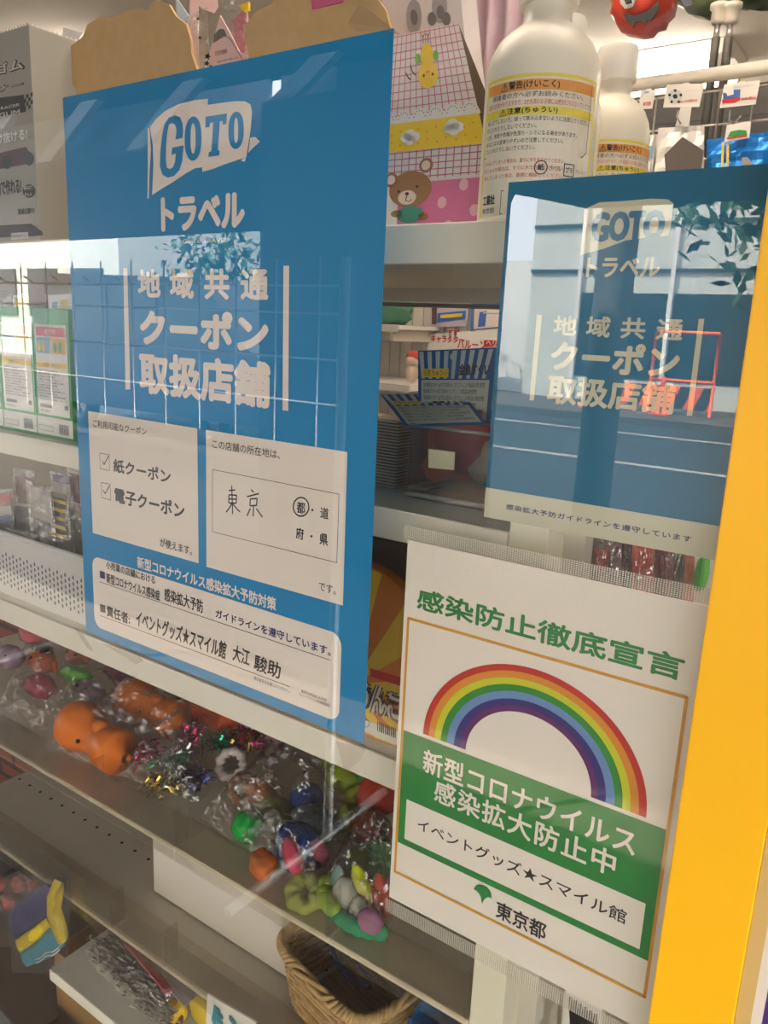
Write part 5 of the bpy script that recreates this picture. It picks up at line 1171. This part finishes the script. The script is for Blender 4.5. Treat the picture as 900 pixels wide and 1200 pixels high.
MB().prism([(ce - .0005, .20 + .016 * math.cos(k * PI / 6), .30 + .010 * math.sin(k * PI / 6)) for k in range(12)], (-.0004, 0, 0), hole).build('hand_hole', t)

# ------------------------------------------------------------------ packs right of the ivory post
def hang_pack(pts, y, label, c, nm, deco=None):
    t, q = pouch('hanging_pack', label, 'packet', pts, y, .006, cello, None, 'packs right of the ivory post', nu=8)
    P = px([(p[0] * .94 + sum(k[0] for k in pts) / 4 * .06, p[1]) for p in pts], y - .0005); MB().prism(P, (0, .002, 0), mat(nm, c, .4)).build('insert', t)
    if deco: mb = MB(); deco(mb); mb.build('printing', t)
    return t
S7 = SZ['c']
gon2 = thing('shelf_unit', 'second cream shelf unit right of the ivory post behind the right poster', 'shelf unit', (.7, .35, 0))
for z in (SZ['b'] - .012, SZ['c'] - .03, .62): MB().box(.505, 1.05, .14, .6, z - .012, z, cream).build('shelf', gon2)
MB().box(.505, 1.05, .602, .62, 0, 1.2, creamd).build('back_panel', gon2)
MB().box(.505, 1.0, .1212, .1245, .95, 1.19, cream).build('hanging_panel', gon2)
for x in (.505, 1.03): MB().box(x, x + .018, .135, .1395, 0, 1.2, cream).build('upright_post', gon2)
d37 = lambda mb: box_text(mb, .1, '37', (696, 668), (716, 645), red_p, .06, 8)
hang_pack([(668, 610), (690, 612), (690, 700), (668, 695)], .115, 'grey teal pack beside the ivory post', (104, 124, 126), 'hp_teal')
hang_pack([(690, 612), (728, 618), (728, 706), (690, 698)], .10, 'dark brown pack printed 37 right of the ivory post', (112, 66, 54), 'hp_brown', d37)
hang_pack([(728, 618), (742, 620), (742, 706), (728, 704)], .105, 'maroon pack left of the red pack', (90, 44, 40), 'hp_maroon')
hang_pack([(740, 616), (766, 622), (766, 710), (740, 704)], .098, 'bright red pack under the right poster', (206, 72, 46), 'hp_red')
hang_pack([(766, 620), (790, 626), (790, 716), (766, 710)], .112, 'crimson pack right of the bright red pack', (156, 46, 56), 'hp_crimson')
hang_pack([(790, 624), (806, 628), (802, 720), (786, 716)], .10, 'olive brown pack left of the orange one', (110, 82, 50), 'hp_olive')
hang_pack([(806, 628), (814, 630), (812, 722), (798, 718)], .094, 'orange pointed pack left of the green leaf', (240, 120, 40), 'hp_orange')
t = thing('green_leaf_pack', 'bright green leaf shaped toy beside the yellow stile', 'toy', tuple(at(822, 690, .09)))
puff([(812, 676), (818, 656), (828, 645), (832, 652), (832, 672), (826, 690), (818, 694), (812, 690)], .09, .004, mat('leaf_green', (88, 176, 52), .45), 'leaf', None)
MB().tube([tuple(at(822, 650, .085)), tuple(at(820, 692, .085))], .0006, gbx, 6).build('midrib', t, True)
t = thing('striped_pack', 'black and white striped pack low beside the post under the rainbow sheet', 'packet', tuple(at(690, 1230, .09)))
MB().prism(px([(664, 1160), (706, 1178), (700, 1260), (660, 1240)], .09), (0, .01, 0), white_p).build('pack', t)
mb = MB()
for k in range(6): mb.poly(px([(666 + k * 6, 1168 + k * 4), (670 + k * 6, 1168 + k * 4), (676 + k * 5, 1200), (668 + k * 5, 1206)], .0895), black_p)
mb.build('stripes', t)
for k, (u, v, r, lb) in enumerate(((893, 1165, .022, 'purple toy beside the yellow stile, lower and larger of two'), (906, 1120, .016, 'purple toy beside the yellow stile, upper and smaller of two'))):
    t = thing('purple_toy', lb, 'toy', tuple(at(u, v, .12)), 'purple toys right of the stile'); c = at(u, v, .12)
    MB().blob(tuple(c), (r, r * .7, r * 1.2), mat('purple_vinyl', (96, 56, 150), .35), 3, .25, 3, k).build('body', t, True); MB().blob(tuple(c + Vector((-.008, -.012, -.02))), (.007, .006, .006), mat('purple_pale', (176, 160, 190), .4), 2).build('foot', t, True)

# ------------------------------------------------------------------ wire grid with foil packs behind the bottles
GY = .8
grid = thing('grid_rack', 'white wire grid rack on tall grey poles behind the soap bottles', 'rack', (.35, GY, 0))
gw = mat('grid_white', (226, 220, 208), .4); gp = mat('pole_chrome', (176, 174, 170), .3, metal=.6)
b0, b1 = at(720, 103, GY), at(905, 77, GY)
MB().tube([(b0.x - .3, GY, b0.z), (b1.x + .15, GY, b0.z)], .0095, gw, 16).build('top_bar', grid, True)
mb = MB(); gz = b0.z - .02
for k in range(12): mb.tube([(b0.x - .16 + k * .045, GY + .004, .9), (b0.x - .16 + k * .045, GY + .004, gz)], .0016, gw, 6)
for k in range(14): mb.tube([(b0.x - .2, GY + .007, gz - k * .045), (b1.x + .14, GY + .007, gz - k * .045)], .0016, gw, 6)
mb.build('wire_grid', grid, True)
for u in (838, 853):
    p = at(u, 20, GY); q_ = at(u - 6, 40, GY)
    MB().tube([(p.x, GY + .018, 0), (p.x, GY + .018, q_.z)], .0062, gp, 12).build('pole', grid, True)
    MB().tube([(p.x, GY + .018, q_.z), (p.x, GY + .018, p.z)], .004, gp, 10).build('inner_pole', grid, True)
    MB().lathe((p.x, GY + .018, p.z - .004), [(.008, 0), (.010, .004), (.010, .018), (.013, .020), (.013, .026), (.006, .028)], gw, 20).build('end_cap', grid, True)
z5b = zp(680, 0, 4.09)
def gtag(pts, label, deco, y=GY - .012):
    P = px([z5b(*p) for p in pts], y); t = thing('price_card', label, 'card', P[3], 'price cards clipped on the wire grid')
    MB().prism(P, (0, .0012, 0), white_p).build('card', t); mb = MB(); deco(mb, y - .0005); mb.build('printing', t)
    c = Vector(P[0]).lerp(Vector(P[1]), .5); MB().box(c.x - .004, c.x + .004, y + .0013, GY + .001, c.z - .004, c.z + .002, gw).build('clip', t)
def Pz(pts, y): return px([z5b(*p) for p in pts], y)
def soccer(mb, y):
    mb.poly(Pz([(455 + 34 * math.cos(k * PI / 12), 462 + 34 * math.sin(k * PI / 12)) for k in range(24)], y), mat('ball_grey', (206, 206, 206), .5))
    for cx_, cy_, r_ in ((455, 462, 13), (455, 434, 8), (482, 455, 8), (472, 488, 8), (438, 488, 8), (428, 455, 8)): mb.poly(Pz([(cx_ + r_ * math.sin(k * 1.2566), cy_ - r_ * math.cos(k * 1.2566)) for k in range(5)], y - .0004), black_p)
    box_text(mb, y, 'サッカーボール', z5b(505, 440), z5b(560, 428), red_p); box_text(mb, y, '¥120(税込)', z5b(478, 497), z5b(562, 472), red_p, .02)
gtag([(415, 405), (595, 400), (570, 512), (397, 515)], 'white price card with a football picture on the wire grid', soccer)
gtag([(290, 432), (362, 430), (345, 520), (280, 522)], 'white price card half hidden behind the third bottle', lambda mb, y: (box_text(mb, y, '¥100', z5b(300, 510), z5b(340, 485), red_p, .02), mb.poly(Pz([(305, 438), (330, 436), (328, 446), (305, 448)], y), pic_b)))
def train(mb, y):
    mb.poly(Pz([(685, 445), (700, 445), (705, 460), (735, 452), (735, 430), (768, 428), (765, 470), (685, 478)], y), mat('train_blue', (66, 104, 176), .5)); mb.poly(Pz([(680, 478), (768, 466), (765, 480), (740, 492), (680, 496)], y - .0003), red_p)
    box_text(mb, y, 'きかんしゃバルーン', z5b(735, 425), z5b(835, 402), pic_b, .02); box_text(mb, y, '¥680(税込)', z5b(770, 485), z5b(845, 458), red_p, .02)
gtag([(690, 405), (862, 385), (840, 500), (668, 518)], 'white price card with a blue and red train picture on the wire grid', train)
silver = mat('foil_silver', (222, 219, 216), .3, metal=.12); fblue = mat('foil_blue', (24, 128, 222), .22, metal=.4)
def foilpack(name, label, pts, mt, yy, kids):
    Q = [at(*z5b(*p), yy) for p in pts]; TL, TR, BR, BL = Q
    t = thing(name, label, 'balloon pack', ((BL.x + BR.x) / 2, yy, BL.z), 'foil balloon packs on the wire grid')
    from mathutils import noise
    fn = lambda a, b: (lambda p: (p.x, yy + .006 * noise.noise((a * 4, b * 5, yy * 9)) - .008 * math.sin(PI * a) * math.sin(PI * b), p.z))(BL * (1 - a) * (1 - b) + BR * a * (1 - b) + TR * a * b + TL * (1 - a) * b)
    MB().sheet(fn, 12, 12, mt).sheet(lambda a, b: (lambda p: (p[0], p[1] + .003, p[2]))(fn(1 - a, b)), 12, 12, mt).build('pouch', t); kids(t, yy); return t
def kid1(t, y):
    mb = MB().prism(Pz([(490, 655), (592, 722), (565, 900), (415, 900), (403, 742)], y - .0125), (0, .0006, 0), mat('ball_patch', (92, 84, 80), .4)); mb.build('pentagon_print', t, label='dark pentagon print')
    MB().prism(Pz([(480, 515), (533, 512), (520, 606), (455, 606)], y - .009), (0, .0015, 0), mat('tab_grey', (206, 204, 200), .4)).build('hanging_tab', t); a = at(*z5b(470, 530), y - .012); MB().tube([tuple(a), tuple(a + Vector((0, -.004, -.008))), tuple(a + Vector((.004, .0, -.016))), tuple(a + Vector((.008, .02, -.018)))], .0012, gp, 8).build('hook', t, True)
foilpack('football_balloon_pack', 'silver foil balloon pack with a dark pentagon on the wire grid', [(375, 615), (592, 598), (590, 900), (350, 900)], silver, GY - .03, kid1)
def kid2(t, y):
    for x in (678, 703): MB().prism(Pz([(x, 680), (x + 11, 680), (x + 4, 900), (x - 7, 900)], y - .0125), (0, .0006, 0), yel_p).build('stripe', t, label='yellow stripe')
    MB().prism(Pz([(702, 600), (818, 580), (810, 660), (690, 680)], y - .016), (0, .001, 0), white_p).build('card', t, label='small white card with a train'); mb = MB(); mb.poly(Pz([(706, 655), (720, 630), (760, 622), (796, 625), (800, 645), (740, 655)], y - .0166), gbx).poly(Pz([(702, 660), (800, 645), (798, 655), (704, 668)], y - .0168), red_p).build('train_print', t)
    MB().prism(Pz([(762, 900), (775, 755), (800, 752), (840, 800), (830, 900)], y - .0128), (0, .0006, 0), mat('foil_grey', (176, 172, 170), .3, metal=.4)).build('grey_print', t); a = at(*z5b(718, 530), y - .012); MB().tube([tuple(a), tuple(a + Vector((.002, -.006, -.014))), tuple(a + Vector((.008, -.004, -.018))), tuple(a + Vector((.010, .02, -.004)))], .0012, gp, 8).build('hook', t, True)
foilpack('train_balloon_pack', 'shiny blue foil balloon pack with yellow stripes on the wire grid', [(605, 672), (905, 628), (900, 900), (610, 900)], fblue, GY - .03, kid2)
foilpack('white_balloon_pack', 'white foil pack behind the third bottle on the wire grid', [(322, 650), (372, 640), (350, 900), (322, 900)], silver, GY - .02, lambda t, y: MB().prism(Pz([(330, 700), (345, 698), (345, 760), (330, 762)], y - .012), (0, .0006, 0), pic_b).build('label_patch', t))
# dark cabinet further back
t = thing('display_cabinet', 'dark grey display cabinet standing behind the wire grid rack', 'cabinet', (.5, 1.5, 0))
dkc = mat('cabinet_dark', (74, 70, 66), .5); dkp = mat('cabinet_panel', (56, 53, 50), .4)
MB().box(.02, 1.4, 1.32, 1.75, 0, at(800, 104, 1.3).z, dkc, .004).build('carcass', t)
for k in range(4): MB().box(.04 + k * .34, .04 + k * .34 + .32, 1.308, 1.319, .1, at(800, 104, 1.3).z - .06, dkp, .002).build('door_panel', t)
# foil balloons hanging from the ceiling
def balloon(name, label, pts, y, d, mt, kids):
    global t
    t = thing(name, label, 'balloon', tuple(sum((at(u, v, y) for u, v in pts), Vector()) / len(pts)), 'foil balloons under the ceiling')
    puff(pts, y, d, mt, 'balloon', None); kids(t)
    top = max((at(u, v, y) for u, v in pts), key=lambda p: p.z); MB().tube([tuple(top), (top.x, y, 2.299)], .0008, gw, 6).build('string', t, True)
bpts = [(716, -10), (722, -40), (750, -60), (780, -40), (792, -8), (788, 12), (780, 20), (776, 30), (766, 32), (760, 40), (748, 42), (738, 40), (728, 38), (724, 28), (720, 24), (722, 14)]
def face(t):
    MB().prism(px([(726, 4 - 12), (738, -14), (746, -6), (742, 7), (732, 10), (727, 4)], .70), (0, .004, 0), mat('eye_grey', (190, 188, 184), .5)).build('eye', t); MB().prism(px([(730, -5), (738, -6), (740, 2), (733, 4)], .694), (0, .004, 0), black_p).build('pupil', t)
    MB().prism(px([(730, 16), (745, 18), (760, 12), (772, 1), (770, 14), (762, 24), (758, 23), (755, 29), (752, 24), (744, 26), (742, 32), (739, 26), (734, 25)], .70), (0, .004, 0), black_p).build('mouth', t)
balloon('pumpkin_balloon', 'orange red pumpkin face foil balloon at the top of the view', bpts, .75, .045, mat('balloon_red', (196, 62, 40), .3, metal=.1), face)
gpts = [(786, -8), (800, -40), (840, -60), (890, -50), (925, -30), (925, 4), (905, 6), (896, 2), (884, 3), (876, 6), (868, 3), (862, 10), (848, 11), (838, 14), (826, 20), (816, 18), (806, 16), (800, 8), (790, 4)]
balloon('dinosaur_balloon', 'mottled green foil balloon at the top right corner', gpts, .90, .04, mat('balloon_green', (110, 132, 66), .3, noise=.5, scale=25), lambda t: MB().prism(px([(796, -4), (808, -2), (812, 6), (802, 8)], .85), (0, .004, 0), mat('scale_dark', (58, 66, 80), .4)).build('dark_patch', t))

# ------------------------------------------------------------------ far wall display seen between the shelves
WY = 3.26
def wp(pts, y=WY): return px(pts, y)
t = thing('wall_sign', 'white sign with red balloon lettering on the far wall', 'sign', wp([(500, 412)])[0])
MB().prism(wp([(502, 392), (592, 384), (592, 424), (500, 424)]), (0, .02, 0), white_p).build('board', t)
mb = MB(); box_text(mb, WY, 'キャラクター', (505, 401), (544, 394), red_p, .03, 8); box_text(mb, WY, 'バルーン', (536, 408), (570, 399), red_p, .03, 8); mb.poly(wp([(567, 399), (592, 397), (592, 405), (567, 407)], WY - .002), red_p); box_text(mb, WY, 'ヘリウ', (570, 405), (590, 399), white_p, .02, 16); mb.build('lettering', t, label='red lettering')
def wallpack(pts, label, c, nm, bands):
    t = thing('wall_pack', label, 'packet', wp(pts)[3], 'packs on the far wall'); MB().prism(wp(pts), (0, .02, 0), mat(nm, c, .45)).build('pack', t)
    for k, (q_, mt) in enumerate(bands): MB().prism(wp(q_, WY - .004 - .004 * k), (0, .003, 0), mt).build('print', t)
lb_ = mat('wp_lightblue', (176, 184, 222), .5); wb = mat('wp_blue', (52, 104, 190), .5)
wallpack([(505, 354), (550, 350), (546, 382), (503, 384)], 'pale pack with a blue band on the far wall', (196, 188, 200), 'wp_pale', [([(513, 367), (546, 364), (545, 374), (512, 378)], wb), ([(506, 358), (512, 357), (511, 380), (506, 380)], mat('wp_brown', (96, 66, 72), .5)), ([(516, 369), (542, 367), (541, 371), (516, 373)], yel_p)])
wallpack([(552, 351), (592, 347), (592, 386), (551, 389)], 'blue pack with a white insert on the far wall', (70, 118, 176), 'wp_blue2', [([(556, 360), (592, 356), (592, 382), (555, 386)], mat('wp_cream', (222, 210, 206), .5)), ([(562, 366), (570, 364), (568, 382), (560, 383)], wb)])
wallpack([(526, 387), (536, 386), (534, 400), (526, 400)], 'red and white striped pack above the far wall sign', (190, 56, 52), 'wp_red', [([(529, 388), (532, 388), (531, 399), (529, 399)], white_p)])
t = thing('wall_shelf', 'white shelf with price strip on the far wall', 'shelf', wp([(465, 388)])[0])
a, b = at(390, 381, 2.9), at(468, 381, 2.9); MB().box(a.x - .3, b.x, 2.9, 3.288, b.z - .02, b.z, white_p).build('board', t); MB().box(a.x - .3, b.x, 2.885, 2.898, b.z - .035, b.z + .002, mat('strip_grey', (206, 202, 200), .4)).build('price_strip', t)
for k in range(3): MB().box(a.x + .05 + k * .16, a.x + .07 + k * .16, 2.9, 3.288, b.z - .08, b.z - .022, creamd).build('bracket', t)
t = thing('green_bag_pack', 'green bagged toy on the far wall shelf', 'toy', (b.x - .2, 3.05, b.z))
MB().blob((b.x - .16, 3.05, b.z + .07), (.13, .08, .075), mat('far_green', (80, 138, 108), .5), 3, .4, 3, 2).build('body', t, True); MB().blob((b.x - .30, 3.0, b.z + .055), (.06, .06, .055), mat('far_tan', (190, 148, 100), .6), 2, .2, 2, 1).build('tan_part', t, True)
t = thing('small_doll', 'small doll with red hair on the lower far wall shelf', 'doll', (at(484, 450, 2.9).x, 2.9, at(484, 450, 2.9).z))
c = at(483, 430, 2.9); MB().blob((c.x, 2.9, c.z - .03), (.03, .03, .05), mat('doll_cream', (220, 196, 176), .5), 3).blob((c.x, 2.9, c.z + .03), (.035, .03, .035), MATS['doll_cream'], 3).build('body', t, True); MB().blob((c.x, 2.91, c.z + .045), (.04, .035, .035), mat('doll_red', (196, 60, 52), .5), 3).build('hair', t, True)
z = at(484, 450, 2.9).z; t2 = thing('wall_shelf', 'lower white shelf under the small doll on the far wall', 'shelf', (c.x, 2.9, z - .03)); MB().box(c.x - .8, c.x + .06, 2.8, 3.288, z - .03, z - .0002, white_p).build('board', t2); MB().box(c.x - .8, c.x + .06, 2.785, 2.798, z - .035, z, MATS['strip_grey']).build('price_strip', t2)

# ------------------------------------------------------------------ printing and features belong to the part that carries them
HOST = {'printing': ('carton', 'card', 'pack', 'insert'), 'printed_label': ('carton', 'body'), 'check_print': ('carton',), 'yellow_band': ('carton',), 'pink_panel': ('carton',), 'bear_print': ('carton',), 'chick_print': ('carton',),
        'torn_edge': ('carton',), 'dot_print': ('carton',), 'eye': ('body', 'balloon'), 'tail_fin': ('body',), 'mouth': ('balloon',), 'pupil': ('balloon',), 'dark_patch': ('balloon',), 'sticker': ('walls',), 'pentagon_print': ('pouch',),
        'stripe': ('pouch', 'insert'), 'grey_print': ('pouch',), 'train_print': ('card',), 'label_patch': ('pouch',), 'print': ('pack',), 'wave_stripe': ('base',), 'hand_hole': ('body',), 'price_tab': ('card',), 'notch': ('card',), 'fish_print': ('header_card',), 'rabbit_print': ('card',)}
base_n = lambda o: o.name.split('.')[0]
for root in [o for o in bpy.data.objects if o.parent is None and 'label' in o]:
    kids = list(root.children)
    for c in kids:
        for hn in HOST.get(base_n(c), ()):
            hosts = [k for k in kids if base_n(k) == hn]
            if hosts:
                c.parent = hosts[0]; c.matrix_parent_inverse = world_of(hosts[0]).inverted(); break
